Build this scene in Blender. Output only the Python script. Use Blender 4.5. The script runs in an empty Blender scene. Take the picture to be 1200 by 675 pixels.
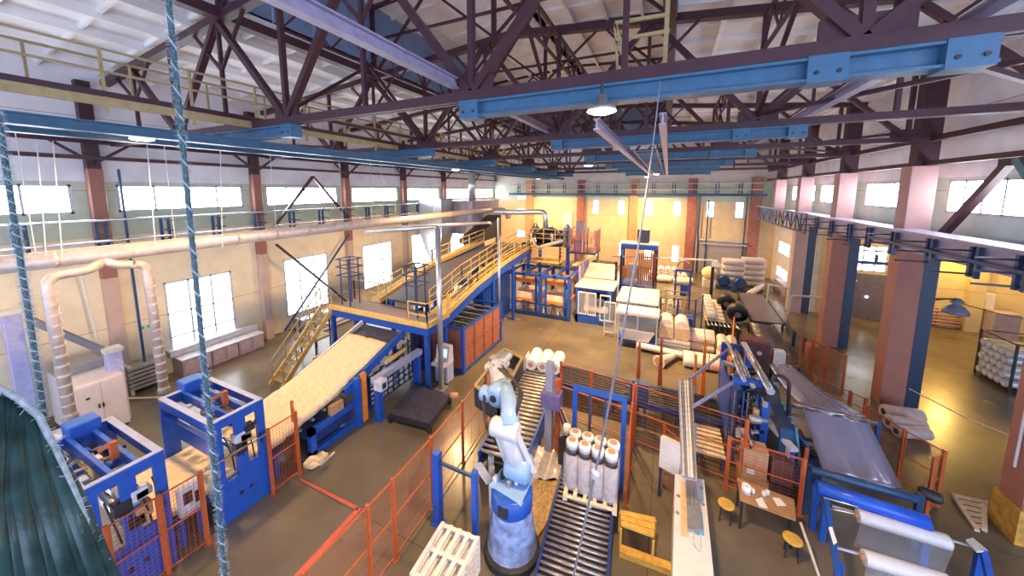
import bpy, math, random
from mathutils import Vector, Matrix
random.seed(7)
SC = bpy.context.scene
COL = SC.collection
PI = math.pi
V = Vector
# ------------------------------------------------------------------ camera
F, PX, PY = 400.0, 598.0, 272.0
PS, TH, HC = math.radians(24.7), math.radians(6.95), 9.0
f0 = V((-math.sin(PS), math.cos(PS), 0)); CR = V((math.cos(PS), math.sin(PS), 0)); ZU = V((0, 0, 1))
CW = f0 * math.cos(TH) - ZU * math.sin(TH)
CU = f0 * math.sin(TH) + ZU * math.cos(TH)
cam = bpy.data.cameras.new('camera'); camo = bpy.data.objects.new('camera', cam); COL.objects.link(camo)
m = Matrix((CR, CU, -CW)).transposed().to_4x4(); m.translation = V((0, 0, HC)); camo.matrix_world = m
cam.sensor_width = 36; cam.lens = 36 * F / 1200; cam.shift_x = (600 - PX) / 1200; cam.shift_y = -(337.5 - PY) / 1200
cam.clip_start = 0.05; cam.clip_end = 200
SC.camera = camo
def ray(x, y): return CW + CR * ((x - PX) / F) - CU * ((y - PY) / F)
def G(x, y, z=0.0):                      # point of the place at height z that the photograph shows at pixel x, y
    d = ray(x, y); t = (z - HC) / d.z; return V((d.x * t, d.y * t, z))
def GX(x, y, X):
    d = ray(x, y); t = X / d.x; return V((X, d.y * t, HC + d.z * t))
def GY(x, y, Y):
    d = ray(x, y); t = Y / d.y; return V((d.x * t, Y, HC + d.z * t))
# ------------------------------------------------------------------ materials
MATS = {}
def mat(name, col, rough=0.5, metal=0.0, var=0.12, scale=6.0, emit=None, es=0.0, alpha=1.0, bump=0.0, spec=0.5, dirt=None):
    if name in MATS: return MATS[name]
    M = bpy.data.materials.new(name); M.use_nodes = True
    nt = M.node_tree; N = nt.nodes; L = nt.links; b = N['Principled BSDF']
    b.inputs['Roughness'].default_value = rough; b.inputs['Metallic'].default_value = metal
    b.inputs['Specular IOR Level'].default_value = spec
    tc = N.new('ShaderNodeTexCoord'); no = N.new('ShaderNodeTexNoise'); no.inputs['Scale'].default_value = scale
    no.inputs['Detail'].default_value = 5
    L.new(tc.outputs['Object'], no.inputs['Vector'])
    cr = N.new('ShaderNodeValToRGB'); L.new(no.outputs['Fac'], cr.inputs['Fac'])
    a = [max(0, c * (1 - var)) for c in col]; c2 = [min(1, c * (1 + var)) for c in col]
    if dirt: a = dirt
    cr.color_ramp.elements[0].position = 0.3; cr.color_ramp.elements[0].color = (*a, 1)
    cr.color_ramp.elements[1].position = 0.65 if not dirt else 0.55; cr.color_ramp.elements[1].color = (*c2, 1)
    L.new(cr.outputs['Color'], b.inputs['Base Color'])
    if emit: b.inputs['Emission Color'].default_value = (*emit, 1); b.inputs['Emission Strength'].default_value = es
    if alpha < 1: b.inputs['Alpha'].default_value = alpha
    if bump:
        bp = N.new('ShaderNodeBump'); bp.inputs['Strength'].default_value = bump; bp.inputs['Distance'].default_value = 0.03
        L.new(no.outputs['Fac'], bp.inputs['Height']); L.new(bp.outputs['Normal'], b.inputs['Normal'])
    MATS[name] = M; return M
BLUE = mat('blue_paint', (0.015, 0.085, 0.42), 0.38)
DBLUE = mat('dark_blue_paint', (0.015, 0.04, 0.16), 0.4)
SKYB = mat('crane_blue_paint', (0.045, 0.135, 0.25), 0.4)
ORNG = mat('orange_paint', (0.46, 0.10, 0.03), 0.45)
DORNG = mat('bright_orange_paint', (0.9, 0.27, 0.03), 0.45)
YEL = mat('yellow_paint', (0.75, 0.47, 0.13), 0.5)
OLIV = mat('ochre_paint', (0.40, 0.31, 0.15), 0.55)
MAR = mat('maroon_steel', (0.055, 0.018, 0.028), 0.45)
LILA = mat('lilac_steel', (0.34, 0.30, 0.44), 0.4)
TERRA = mat('terracotta_paint', (0.34, 0.125, 0.085), 0.5, var=0.2, scale=2)
TERRAL = mat('pale_terracotta_paint', (0.52, 0.31, 0.28), 0.5, var=0.12, scale=2)
NAVY = mat('navy_paint', (0.02, 0.06, 0.15), 0.35)
BLK = mat('black_rubber', (0.02, 0.02, 0.025), 0.5)
STAN = mat('stanchion_navy', (0.014, 0.04, 0.09), 0.4)
DARK = mat('dark_steel', (0.05, 0.05, 0.06), 0.35, 0.6)
GREY = mat('grey_steel', (0.35, 0.36, 0.38), 0.35, 0.5)
LGREY = mat('light_grey_paint', (0.58, 0.58, 0.62), 0.45)
STEEL = mat('bright_steel', (0.62, 0.62, 0.64), 0.25, 0.9)
GALV = mat('galvanised_sheet', (0.62, 0.64, 0.68), 0.3, 0.75, var=0.1, scale=3)
DUCTM = mat('duct_wrap', (0.56, 0.47, 0.42), 0.42, 0.25, var=0.15, scale=4)
WHITE = mat('white_paint', (0.68, 0.67, 0.66), 0.45, var=0.05)
CREAM = mat('cream_sheet', (0.74, 0.68, 0.58), 0.5, var=0.08)
FILMW = mat('white_film', (0.80, 0.77, 0.74), 0.22, var=0.08, scale=9, bump=0.25)
WOOL = mat('mineral_wool', (0.82, 0.62, 0.38), 0.9, var=0.1, scale=7, bump=0.25)
WOOD = mat('pale_wood', (0.74, 0.60, 0.40), 0.65, var=0.2, scale=8)
YWOOD = mat('yellow_board', (0.70, 0.42, 0.08), 0.6, var=0.2, scale=8)
CARD = mat('cardboard', (0.50, 0.28, 0.15), 0.7, var=0.1)
BELT = mat('dark_belt', (0.05, 0.047, 0.07), 0.38, var=0.4, scale=9)
BRONZE = mat('bronze_mesh_guard', (0.30, 0.10, 0.06), 0.4, var=0.15)
ROPE = mat('frayed_rope', (0.36, 0.42, 0.46), 0.8, var=0.3, scale=40)
ROPEC = mat('rope_core', (0.03, 0.08, 0.10), 0.6, var=0.4, scale=60)
TARP = mat('green_tarpaulin', (0.016, 0.055, 0.055), 0.32, var=0.5, scale=12, bump=0.2)
PAPER = mat('paper', (0.82, 0.80, 0.76), 0.7, var=0.03)
RED = mat('red_floor_line', (0.55, 0.10, 0.06), 0.5, var=0.15)
GRN = mat('green_sign', (0.05, 0.45, 0.2), 0.5)
SCREEN = mat('screen', (0.35, 0.5, 0.6), 0.2, emit=(0.5, 0.75, 0.95), es=0.9)
PANEL_ = mat('daylit_lower_pane', (0.8, 0.85, 0.9), 0.3, emit=(0.86, 0.93, 1.0), es=3.6)
PANE = mat('daylit_pane', (0.8, 0.85, 0.9), 0.3, emit=(0.86, 0.93, 1.0), es=13.0)
def lampmat(n, s): return mat(n, (1, 0.8, 0.5), 0.4, emit=(1.0, 0.62, 0.25), es=s)
LAMP = lampmat('lamp_glow', 40)
def glassmat(name, tint, a):
    M = bpy.data.materials.new(name); M.use_nodes = True; nt = M.node_tree; N = nt.nodes
    for n in list(N): N.remove(n)
    o = N.new('ShaderNodeOutputMaterial'); mx = N.new('ShaderNodeMixShader'); t = N.new('ShaderNodeBsdfTransparent')
    p = N.new('ShaderNodeBsdfPrincipled'); p.inputs['Base Color'].default_value = (*tint, 1); p.inputs['Roughness'].default_value = 0.18
    no = N.new('ShaderNodeTexNoise'); no.inputs['Scale'].default_value = 3.0
    mr = N.new('ShaderNodeMapRange'); mr.inputs['To Min'].default_value = a * 0.6; mr.inputs['To Max'].default_value = min(1, a * 1.4)
    nt.links.new(no.outputs['Fac'], mr.inputs['Value']); nt.links.new(mr.outputs['Result'], mx.inputs['Fac'])
    nt.links.new(t.outputs[0], mx.inputs[1]); nt.links.new(p.outputs[0], mx.inputs[2]); nt.links.new(mx.outputs[0], o.inputs[0])
    MATS[name] = M; return M
GLASS = glassmat('clear_guard_glass', (0.5, 0.55, 0.6), 0.25)
FILMT = glassmat('stretch_film', (0.72, 0.72, 0.76), 0.16)
def webmat():
    M = mat('plastic_web', (0.34, 0.32, 0.46), 0.2, 0.5, var=0.06, spec=0.8)
    nt = M.node_tree; N = nt.nodes; b = N['Principled BSDF']
    tc = N.new('ShaderNodeTexCoord'); mp = N.new('ShaderNodeMapping'); mp.inputs['Scale'].default_value = (7, 0.25, 0.5)
    no = N.new('ShaderNodeTexNoise'); no.inputs['Scale'].default_value = 2; bp = N.new('ShaderNodeBump'); bp.inputs['Strength'].default_value = 0.35
    nt.links.new(tc.outputs['Object'], mp.inputs['Vector']); nt.links.new(mp.outputs[0], no.inputs['Vector'])
    nt.links.new(no.outputs['Fac'], bp.inputs['Height']); nt.links.new(bp.outputs[0], b.inputs['Normal']); return M
WEB = webmat()
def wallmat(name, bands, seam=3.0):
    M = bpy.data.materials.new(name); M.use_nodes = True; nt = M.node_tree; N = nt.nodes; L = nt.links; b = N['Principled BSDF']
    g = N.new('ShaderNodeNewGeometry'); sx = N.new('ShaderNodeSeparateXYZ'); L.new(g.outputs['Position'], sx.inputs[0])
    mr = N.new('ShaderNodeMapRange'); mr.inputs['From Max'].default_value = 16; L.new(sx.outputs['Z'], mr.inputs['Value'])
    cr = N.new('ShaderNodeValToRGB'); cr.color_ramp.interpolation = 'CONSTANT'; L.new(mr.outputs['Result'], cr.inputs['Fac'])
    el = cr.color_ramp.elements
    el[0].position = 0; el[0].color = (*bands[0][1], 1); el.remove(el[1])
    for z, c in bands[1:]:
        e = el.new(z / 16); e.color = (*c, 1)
    no = N.new('ShaderNodeTexNoise'); no.inputs['Scale'].default_value = 1.3; no.inputs['Detail'].default_value = 6; L.new(g.outputs['Position'], no.inputs['Vector'])
    n2 = N.new('ShaderNodeMapRange'); n2.inputs['From Min'].default_value = 0.3; n2.inputs['From Max'].default_value = 0.7
    n2.inputs['To Min'].default_value = 0.88; n2.inputs['To Max'].default_value = 1.05; L.new(no.outputs['Fac'], n2.inputs['Value'])
    mx = N.new('ShaderNodeMix'); mx.data_type = 'RGBA'; mx.blend_type = 'MULTIPLY'; mx.inputs['Factor'].default_value = 1
    L.new(cr.outputs['Color'], mx.inputs['A']); L.new(n2.outputs['Result'], mx.inputs['B'])
    # horizontal panel seams
    ma = N.new('ShaderNodeMath'); ma.operation = 'PINGPONG'; ma.inputs[1].default_value = seam / 2; L.new(sx.outputs['Z'], ma.inputs[0])
    lt = N.new('ShaderNodeMath'); lt.operation = 'LESS_THAN'; lt.inputs[1].default_value = 0.012; L.new(ma.outputs[0], lt.inputs[0])
    m2 = N.new('ShaderNodeMix'); m2.data_type = 'RGBA'; L.new(lt.outputs[0], m2.inputs['Factor']); L.new(mx.outputs['Result'], m2.inputs['A'])
    m2.inputs['B'].default_value = (0.35, 0.28, 0.2, 1); L.new(m2.outputs['Result'], b.inputs['Base Color'])
    b.inputs['Roughness'].default_value = 0.55; MATS[name] = M; return M
CRM = (0.90, 0.77, 0.54); PGR = (0.56, 0.64, 0.50); WHT = (0.86, 0.85, 0.90)
COLR = wallmat('right_column_uplit_bands', [(0, (0.44, 0.18, 0.13)), (7.3, (0.46, 0.26, 0.25))], 50)  # paler upper band holds the uplight on the columns in its colour
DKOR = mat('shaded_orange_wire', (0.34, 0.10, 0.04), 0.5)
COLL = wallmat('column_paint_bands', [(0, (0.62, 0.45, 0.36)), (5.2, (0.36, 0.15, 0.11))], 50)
WALLL = wallmat('cream_wall_panels', [(0, CRM), (7.0, PGR), (9.35, WHT)])
WALLB = wallmat('cream_back_wall', [(0, (0.78, 0.60, 0.36)), (7.75, PGR), (9.7, (0.62, 0.56, 0.5))])
WALLR = wallmat('green_white_wall', [(0, (0.80, 0.76, 0.70)), (6.9, (0.66, 0.78, 0.66)), (9.5, (0.92, 0.91, 0.95))])
WALLA = wallmat('cream_annex_wall', [(0, (0.75, 0.58, 0.28)), (14, WHT)], 2.6)
def floormat():
    M = bpy.data.materials.new('polished_concrete'); M.use_nodes = True; nt = M.node_tree; N = nt.nodes; L = nt.links; b = N['Principled BSDF']
    g = N.new('ShaderNodeNewGeometry')
    no = N.new('ShaderNodeTexNoise'); no.inputs['Scale'].default_value = 0.45; no.inputs['Detail'].default_value = 5; no.inputs['Roughness'].default_value = 0.55
    L.new(g.outputs['Position'], no.inputs['Vector'])
    cr = N.new('ShaderNodeValToRGB'); e = cr.color_ramp.elements
    e[0].position = 0.32; e[0].color = (0.118, 0.096, 0.068, 1); e[1].position = 0.68; e[1].color = (0.195, 0.160, 0.112, 1)
    L.new(no.outputs['Fac'], cr.inputs['Fac'])
    br = N.new('ShaderNodeTexBrick'); br.offset = 0; br.inputs['Scale'].default_value = 1.0; br.inputs['Brick Width'].default_value = 6.0; br.inputs['Row Height'].default_value = 6.0
    br.inputs['Mortar Size'].default_value = 0.012; br.inputs['Color1'].default_value = (1, 1, 1, 1); br.inputs['Color2'].default_value = (0.9, 0.9, 0.9, 1); br.inputs['Mortar'].default_value = (0.5, 0.5, 0.5, 1)
    L.new(g.outputs['Position'], br.inputs['Vector'])
    mx = N.new('ShaderNodeMix'); mx.data_type = 'RGBA'; mx.blend_type = 'MULTIPLY'; mx.inputs['Factor'].default_value = 1
    L.new(cr.outputs['Color'], mx.inputs['A']); L.new(br.outputs['Color'], mx.inputs['B']); L.new(mx.outputs['Result'], b.inputs['Base Color'])
    n2 = N.new('ShaderNodeTexNoise'); n2.inputs['Scale'].default_value = 0.6; n2.inputs['Detail'].default_value = 1; L.new(g.outputs['Position'], n2.inputs['Vector'])
    mr = N.new('ShaderNodeMapRange'); mr.inputs['To Min'].default_value = 0.16; mr.inputs['To Max'].default_value = 0.32; L.new(n2.outputs['Fac'], mr.inputs['Value'])
    L.new(mr.outputs['Result'], b.inputs['Roughness']); b.inputs['Specular IOR Level'].default_value = 0.55
    MATS['floor'] = M; return M
FLOORM = floormat()
ROOFM = mat('white_roof_slab', (0.82, 0.80, 0.80), 0.55, var=0.08, scale=1)
LANT = mat('lantern_cladding', (0.20, 0.29, 0.48), 0.45, var=0.1, scale=1)
# ------------------------------------------------------------------ mesh builder
class MB:
    def __init__(s): s.v = []; s.f = []
    def add(s, vs, fs):
        b = len(s.v); s.v += [V(v) for v in vs]; s.f += [tuple(b + i for i in f) for f in fs]; return s
    def hexa(s, c): return s.add(c, [(0, 3, 2, 1), (4, 5, 6, 7), (0, 1, 5, 4), (1, 2, 6, 5), (2, 3, 7, 6), (3, 0, 4, 7)])
    def box(s, x0, x1, y0, y1, z0, z1):
        return s.hexa([(x0, y0, z0), (x1, y0, z0), (x1, y1, z0), (x0, y1, z0), (x0, y0, z1), (x1, y0, z1), (x1, y1, z1), (x0, y1, z1)])
    def cbox(s, x0, x1, y0, y1, z0, z1, c=0.03):       # box with chamfered vertical and top edges
        def ring(z, i): return [(x0 + i + c, y0 + i, z), (x1 - i - c, y0 + i, z), (x1 - i, y0 + i + c, z), (x1 - i, y1 - i - c, z), (x1 - i - c, y1 - i, z), (x0 + i + c, y1 - i, z), (x0 + i, y1 - i - c, z), (x0 + i, y0 + i + c, z)]
        vs = ring(z0, 0) + ring(z1 - c, 0) + ring(z1, c * 0.8)
        fs = [tuple(range(7, -1, -1)), tuple(range(16, 24))]
        for r in (0, 8):
            for i in range(8): fs.append((r + i, r + (i + 1) % 8, r + 8 + (i + 1) % 8, r + 8 + i))
        return s.add(vs, fs)
    def bar(s, p, q, w, h=None, up=ZU):
        p = V(p); q = V(q); h = h or w; d = (q - p).normalized()
        up = V(up)
        if abs(d.dot(up)) > 0.98: up = V((0, 1, 0)) if abs(d.y) < 0.9 else V((1, 0, 0))
        a = d.cross(up).normalized() * (w / 2); b = a.cross(d).normalized() * (h / 2)
        return s.hexa([p - a - b, p + a - b, p + a + b, p - a + b, q - a - b, q + a - b, q + a + b, q - a + b][0:8])
    def ibeam(s, p, q, w, h, t=0.03):
        p = V(p); q = V(q); u = V((0, 0, h / 2 - t / 2))
        s.bar(p + u, q + u, w, t); s.bar(p - u, q - u, w, t); s.bar(p, q, t, h - 2 * t); return s
    def tube(s, pts, r, n=8, cap=True):
        pts = [V(p) for p in pts]; k = len(pts); rs = r if isinstance(r, (list, tuple)) else [r] * k
        b = len(s.v); prev = None
        for i, p in enumerate(pts):
            d = (pts[min(i + 1, k - 1)] - pts[max(i - 1, 0)]).normalized()
            if prev is None:
                a = d.cross(ZU if abs(d.z) < 0.9 else V((1, 0, 0))).normalized()
            else:
                a = (prev - d * prev.dot(d)).normalized()
            prev = a; c = d.cross(a)
            for j in range(n):
                t = 2 * PI * j / n; s.v.append(p + (a * math.cos(t) + c * math.sin(t)) * rs[i])
        for i in range(k - 1):
            for j in range(n):
                s.f.append((b + i * n + j, b + i * n + (j + 1) % n, b + (i + 1) * n + (j + 1) % n, b + (i + 1) * n + j))
        if cap:
            s.f.append(tuple(b + j for j in range(n - 1, -1, -1))); s.f.append(tuple(b + (k - 1) * n + j for j in range(n)))
        return s
    def lathe(s, c, prof, n=16, axis=ZU):              # prof: (radius, distance along the axis)
        c = V(c); d = V(axis).normalized(); a = d.cross(V((1, 0, 0)) if abs(d.x) < 0.9 else V((0, 1, 0))).normalized(); e = d.cross(a)
        b = len(s.v); k = len(prof)
        for r, t in prof:
            for j in range(n):
                w = 2 * PI * j / n; s.v.append(c + d * t + (a * math.cos(w) + e * math.sin(w)) * max(r, 1e-4))
        for i in range(k - 1):
            for j in range(n): s.f.append((b + i * n + j, b + i * n + (j + 1) % n, b + (i + 1) * n + (j + 1) % n, b + (i + 1) * n + j))
        s.f.append(tuple(b + j for j in range(n - 1, -1, -1))); s.f.append(tuple(b + (k - 1) * n + j for j in range(n))); return s
    def slab(s, quad, t, dirn=(0, 0, -1)):              # a four-cornered plate with thickness
        q = [V(p) for p in quad]; d = V(dirn) * t
        return s.hexa([p + d for p in q] + q)
    def grid(s, rows, t=0.0):                          # rows of points -> surface (thickened downwards by t)
        n = len(rows[0]); b = len(s.v); k = len(rows)
        for r in rows: s.v += [V(p) for p in r]
        for i in range(k - 1):
            for j in range(n - 1): s.f.append((b + i * n + j, b + i * n + j + 1, b + (i + 1) * n + j + 1, b + (i + 1) * n + j))
        if t:
            o = len(s.v) - b
            for r in rows: s.v += [V(p) - V((0, 0, t)) for p in r]
            for i in range(k - 1):
                for j in range(n - 1): s.f.append((b + o + i * n + j, b + o + (i + 1) * n + j, b + o + (i + 1) * n + j + 1, b + o + i * n + j + 1))
            def side(l):
                for x, y in zip(l, l[1:]): s.f.append((b + x, b + o + x, b + o + y, b + y))
            side([j for j in range(n)]); side([(k - 1) * n + j for j in range(n - 1, -1, -1)])
            side([i * n for i in range(k - 1, -1, -1)]); side([i * n + n - 1 for i in range(k)])
        return s
    def mesh(s, name, m, off, smooth):
        me = bpy.data.meshes.new(name); me.from_pydata([v - off for v in s.v], [], s.f)
        if smooth:
            me.polygons.foreach_set('use_smooth', [len(p.vertices) == 4 for p in me.polygons])
        me.materials.append(m); me.update(); return me
    def build(s, name, m, parent=None, label=None, smooth=False):
        off = wloc(parent) if parent else V((0, 0, 0))
        o = bpy.data.objects.new(name, s.mesh(name, m, off, smooth)); COL.objects.link(o)
        if parent: o.parent = parent
        if label: o['label'] = label
        return o
    def one(s, name, m, label, cat, group=None, kind=None, smooth=False):
        lo = [min(v[i] for v in s.v) for i in range(3)]; hi = [max(v[i] for v in s.v) for i in range(3)]
        off = V(((lo[0] + hi[0]) / 2, (lo[1] + hi[1]) / 2, lo[2]))
        o = bpy.data.objects.new(name, s.mesh(name, m, off, smooth)); COL.objects.link(o); o.location = off
        tag(o, label, cat, group, kind); return o
def wloc(o):
    l = V(o.location)
    while o.parent: o = o.parent; l += V(o.location)
    return l
def tag(o, label=None, cat=None, group=None, kind=None):
    if label: o['label'] = label
    if cat: o['category'] = cat
    if group: o['group'] = group
    if kind: o['kind'] = kind
    return o
def thing(name, label, cat, loc=(0, 0, 0), group=None, kind=None):
    o = bpy.data.objects.new(name, None); COL.objects.link(o); o.location = loc; o.empty_display_size = 0.3
    return tag(o, label, cat, group, kind)
def struct(name, mb, m, smooth=False):
    o = mb.build(name, m, smooth=smooth); o['kind'] = 'structure'; return o
def dup(root, loc, rz=0.0, label=None, group=None):
    r = root.copy(); COL.objects.link(r); r.location = loc; r.rotation_euler = (0, 0, rz)
    if label: r['label'] = label
    if group: r['group'] = group
    for ch in list(root.children):
        c = ch.copy(); COL.objects.link(c); c.parent = r
        for g in list(ch.children):
            d = g.copy(); COL.objects.link(d); d.parent = c
    return r
ORD = ['first', 'second', 'third', 'fourth', 'fifth', 'sixth', 'seventh', 'eighth', 'ninth', 'tenth', 'eleventh', 'twelfth', 'thirteenth', 'fourteenth', 'fifteenth', 'sixteenth', 'seventeenth', 'eighteenth', 'nineteenth', 'twentieth']
def lerp(a, b, t): return V(a) * (1 - t) + V(b) * t
# ------------------------------------------------------------------ the hall
LX, RX, BY, NY = -22.0, 10.0, 42.5, -12.0
struct('floor', MB().box(-23, 27, NY, 43.2, -0.2, 0), FLOORM)
def wall_cells(axis, p0, p1, a0, a1, z0, z1, holes):   # a slab with rectangular openings
    us = sorted({a0, a1, *[h[0] for h in holes], *[h[1] for h in holes]}); zs = sorted({z0, z1, *[h[2] for h in holes], *[h[3] for h in holes]})
    us = [u for u in us if a0 <= u <= a1]; zs = [z for z in zs if z0 <= z <= z1]
    mb = MB()
    for za, zb in zip(zs, zs[1:]):
        run = None
        for ua, ub in list(zip(us, us[1:])) + [(None, None)]:
            solid = ua is not None and not any(h[0] < (ua + ub) / 2 < h[1] and h[2] < (za + zb) / 2 < h[3] for h in holes)
            if solid: run = (run[0], ub) if run else (ua, ub)
            elif run:
                if axis == 'x': mb.box(p0, p1, run[0], run[1], za, zb)
                else: mb.box(run[0], run[1], p0, p1, za, zb)
                run = None
            if ua is None: break
    return mb
WN = [0]
def window(axis, p, a0, a1, z0, z1, nv, nh, fm, depth=0.12, fw=0.09, sgn=1, pm=None):
    WN[0] += 1
    mb = MB()
    def bx(u0, u1, w0, w1, d0=0.0, d1=depth):
        if axis == 'x': mb.box(min(p - sgn * d0, p - sgn * d1), max(p - sgn * d0, p - sgn * d1), u0, u1, w0, w1)
        else: mb.box(u0, u1, min(p - sgn * d0, p - sgn * d1), max(p - sgn * d0, p - sgn * d1), w0, w1)
    bx(a0, a1, z0, z0 + fw); bx(a0, a1, z1 - fw, z1); bx(a0, a0 + fw, z0, z1); bx(a1 - fw, a1, z0, z1)
    for i in range(1, nv):
        u = a0 + (a1 - a0) * i / nv; bx(u - fw * 0.4, u + fw * 0.4, z0, z1)
    for h in (nh if isinstance(nh, list) else [z0 + (z1 - z0) * i / nh for i in range(1, nh)]): bx(a0, a1, h - fw * 0.35, h + fw * 0.35)
    o = struct('window_%d' % WN[0], mb, fm)
    q = MB()
    d = depth * 0.6
    if axis == 'x': q.box(p - sgn * d - 0.01, p - sgn * d + 0.01, a0 + 0.02, a1 - 0.02, z0 + 0.02, z1 - 0.02)
    else: q.box(a0 + 0.02, a1 - 0.02, p - sgn * d - 0.01, p - sgn * d + 0.01, z0 + 0.02, z1 - 0.02)
    g = q.build('window_pane', pm or PANE, o); return o
WFR = mat('window_frame_grey', (0.55, 0.58, 0.66), 0.5)
YK = [5.85 + 6.15 * k for k in range(-2, 7)]           # column lines on the left wall
cl = [(YK[i] + 0.62, YK[i + 1] - 0.62, 8.05, 9.25) for i in range(len(YK) - 1)]
lw = [(7.6, 10.45, 0.75, 4.55), (13.3, 16.4, 0.85, 4.6), (19.5, 22.7, 0.95, 4.6), (25.3, 28.3, 0.95, 4.8), (31.6, 34.6, 0.95, 4.8)]
struct('wall_left', wall_cells('x', LX - 0.3, LX, NY, BY + 0.3, 0, 14.0, cl + lw), WALLL)
for a0, a1, z0, z1 in cl: window('x', LX, a0, a1, z0, z1, 4, 1, WFR, sgn=1)
for a0, a1, z0, z1 in lw: window('x', LX, a0, a1, z0, z1, 3, [z0 + 1.0, z0 + 2.2], WFR, sgn=1, pm=PANEL_)
ub = [(c, c + 0.82, 6.1, 7.85) for c in (-8.39, -5.43, -2.3, 0.55, 3.8, 6.45)]
lb = [(c, c + 0.82, 0.9, 2.85) for c in (-8.2, -5.15, -2.26, 0.64)]
sb = [(-18.6, -17.2, 7.8, 8.35), (-18.6, -17.2, 6.0, 6.6), (-18.6, -17.3, 2.6, 3.7)]
bh = ub + lb + sb
struct('wall_back', wall_cells('y', BY, BY + 0.3, LX - 0.3, 10.3, 0, 15.0, bh), WALLB)
for a0, a1, z0, z1 in ub + lb: window('y', BY, a0, a1, z0, z1, 1, [z0 + (z1 - z0) * 0.62], WFR, sgn=-1, pm=PANEL_)
for a0, a1, z0, z1 in sb: window('y', BY, a0, a1, z0, z1, 2, 1, WFR, sgn=-1, pm=PANEL_)
cr_ = [(14.4 + 6.2 * k, 19.5 + 6.2 * k, 8.12, 9.42) for k in range(-1, 4)]
fr_ = [(37.3, 40.7, 3.0, 4.3), (37.3, 40.7, 0.75, 1.9)]
struct('wall_right', wall_cells('x', RX, RX + 0.3, 4.0, BY + 0.3, 6.7, 14.0, cr_), WALLR)
struct('wall_right_far', wall_cells('x', RX, RX + 0.3, 31.7, BY + 0.3, 0, 6.7, fr_), WALLR)
for a0, a1, z0, z1 in cr_: window('x', RX, a0, a1, z0, z1, 6, 1, WFR, sgn=-1)
for a0, a1, z0, z1 in fr_: window('x', RX, a0, a1, z0, z1, 2, 2, WHITE, sgn=-1, fw=0.12, pm=PANEL_)
# the annex behind the right-hand columns
aw = [(12.0, 13.9, 3.35, 5.2)]
struct('wall_annex_back', wall_cells('y', 31.7, 32.0, RX + 0.3, 26.3, 0, 6.7, aw), WALLA)
window('y', 31.7, 12.0, 13.9, 3.35, 5.2, 3, 2, WFR, sgn=-1, fw=0.08, pm=PANEL_)
struct('wall_annex_right', MB().box(26, 26.3, 4, 32, 0, 6.7), WALLA)
struct('ceiling_annex', MB().box(10.3, 26.3, 4, 32, 6.7, 6.9), ROOFM)
DOORG = mat('mauve_door', (0.20, 0.16, 0.20), 0.5)
d1 = struct('door_1', MB().box(12.3, 14.1, 31.55, 31.72, 0, 3.1).box(12.2, 14.2, 31.6, 31.72, 3.1, 3.2), DOORG)
MB().tube([(13.0, 31.5, 1.6), (13.0, 31.54, 1.6)], 0.06, 12).build('door_window', PANE, d1)
d2 = struct('door_2', MB().box(14.4, 15.3, 31.55, 31.72, 0, 3.1), DOORG)
MB().box(15.0, 15.06, 31.48, 31.56, 1.0, 1.4).build('door_handle', STEEL, d2)
struct('trim_annex_pilaster', MB().box(17.7, 18.4, 31.3, 31.7, 0, 6.7), WALLA)
# the sectional gate in the back wall
gt = MB()
for i in range(7): gt.box(3.35, 8.2, 42.3, 42.45, i * 0.46, i * 0.46 + 0.445)
d3 = struct('door_3', gt, mat('gate_panels', (0.42, 0.36, 0.36), 0.5))
gf = MB().bar((3.1, 42.3, 0), (3.1, 42.3, 3.7), 0.18).bar((8.4, 42.3, 0), (8.4, 42.3, 3.7), 0.18).bar((3.0, 42.3, 3.7), (8.5, 42.3, 3.7), 0.18).bar((3.4, 42.1, 3.3), (8.1, 42.1, 3.3), 0.1)
gf.build('door_frame', LGREY, d3)
d4 = struct('door_4', MB().box(-12.1, -10.85, 42.38, 42.5, 4.1, 6.35), WHITE)
MB().box(-11.05, -10.97, 42.3, 42.4, 5.1, 5.3).build('door_handle', GREY, d4)
# ------------------------------------------------------------------ roof: ribbed slabs on both sides of the raised lantern
def roofz(x): return 15.12 - 0.093 * abs(x + 5.8)
def roof(x0, x1, name):
    mb = MB(); n = 6
    mb.slab([(x0, NY, roofz(x0) + 0.3), (x1, NY, roofz(x1) + 0.3), (x1, 43, roofz(x1) + 0.3), (x0, 43, roofz(x0) + 0.3)], 0.12, (0, 0, 1))
    k = max(2, round((x1 - x0) / 1.5))
    for i in range(k + 1):
        x = x0 + (x1 - x0) * i / k
        mb.bar((x, NY, roofz(x) + 0.16), (x, 43, roofz(x) + 0.16), 0.16, 0.3)
    y = 0.2
    while y < 42:
        for i in range(k):
            xa = x0 + (x1 - x0) * i / k; xb = x0 + (x1 - x0) * (i + 1) / k
            mb.bar((xa, y, roofz(xa) + 0.22), (xb, y, roofz(xb) + 0.22), 0.09, 0.17)
        y += 1.55
    return struct(name, mb, ROOFM)
roof(LX - 0.3, -12.9, 'ceiling_left'); roof(-0.1, RX + 0.3, 'ceiling_right')
lm = MB(); lr = MB()
for x, s in ((-12.9, -1), (-0.1, 1)):
    y = NY
    while y < 39.9:
        lm.box(min(x, x + s * 0.08), max(x, x + s * 0.08), y, y + 1.52, 14.35, 17.6); y += 1.55
struct('wall_lantern', lm, LANT)
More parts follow.
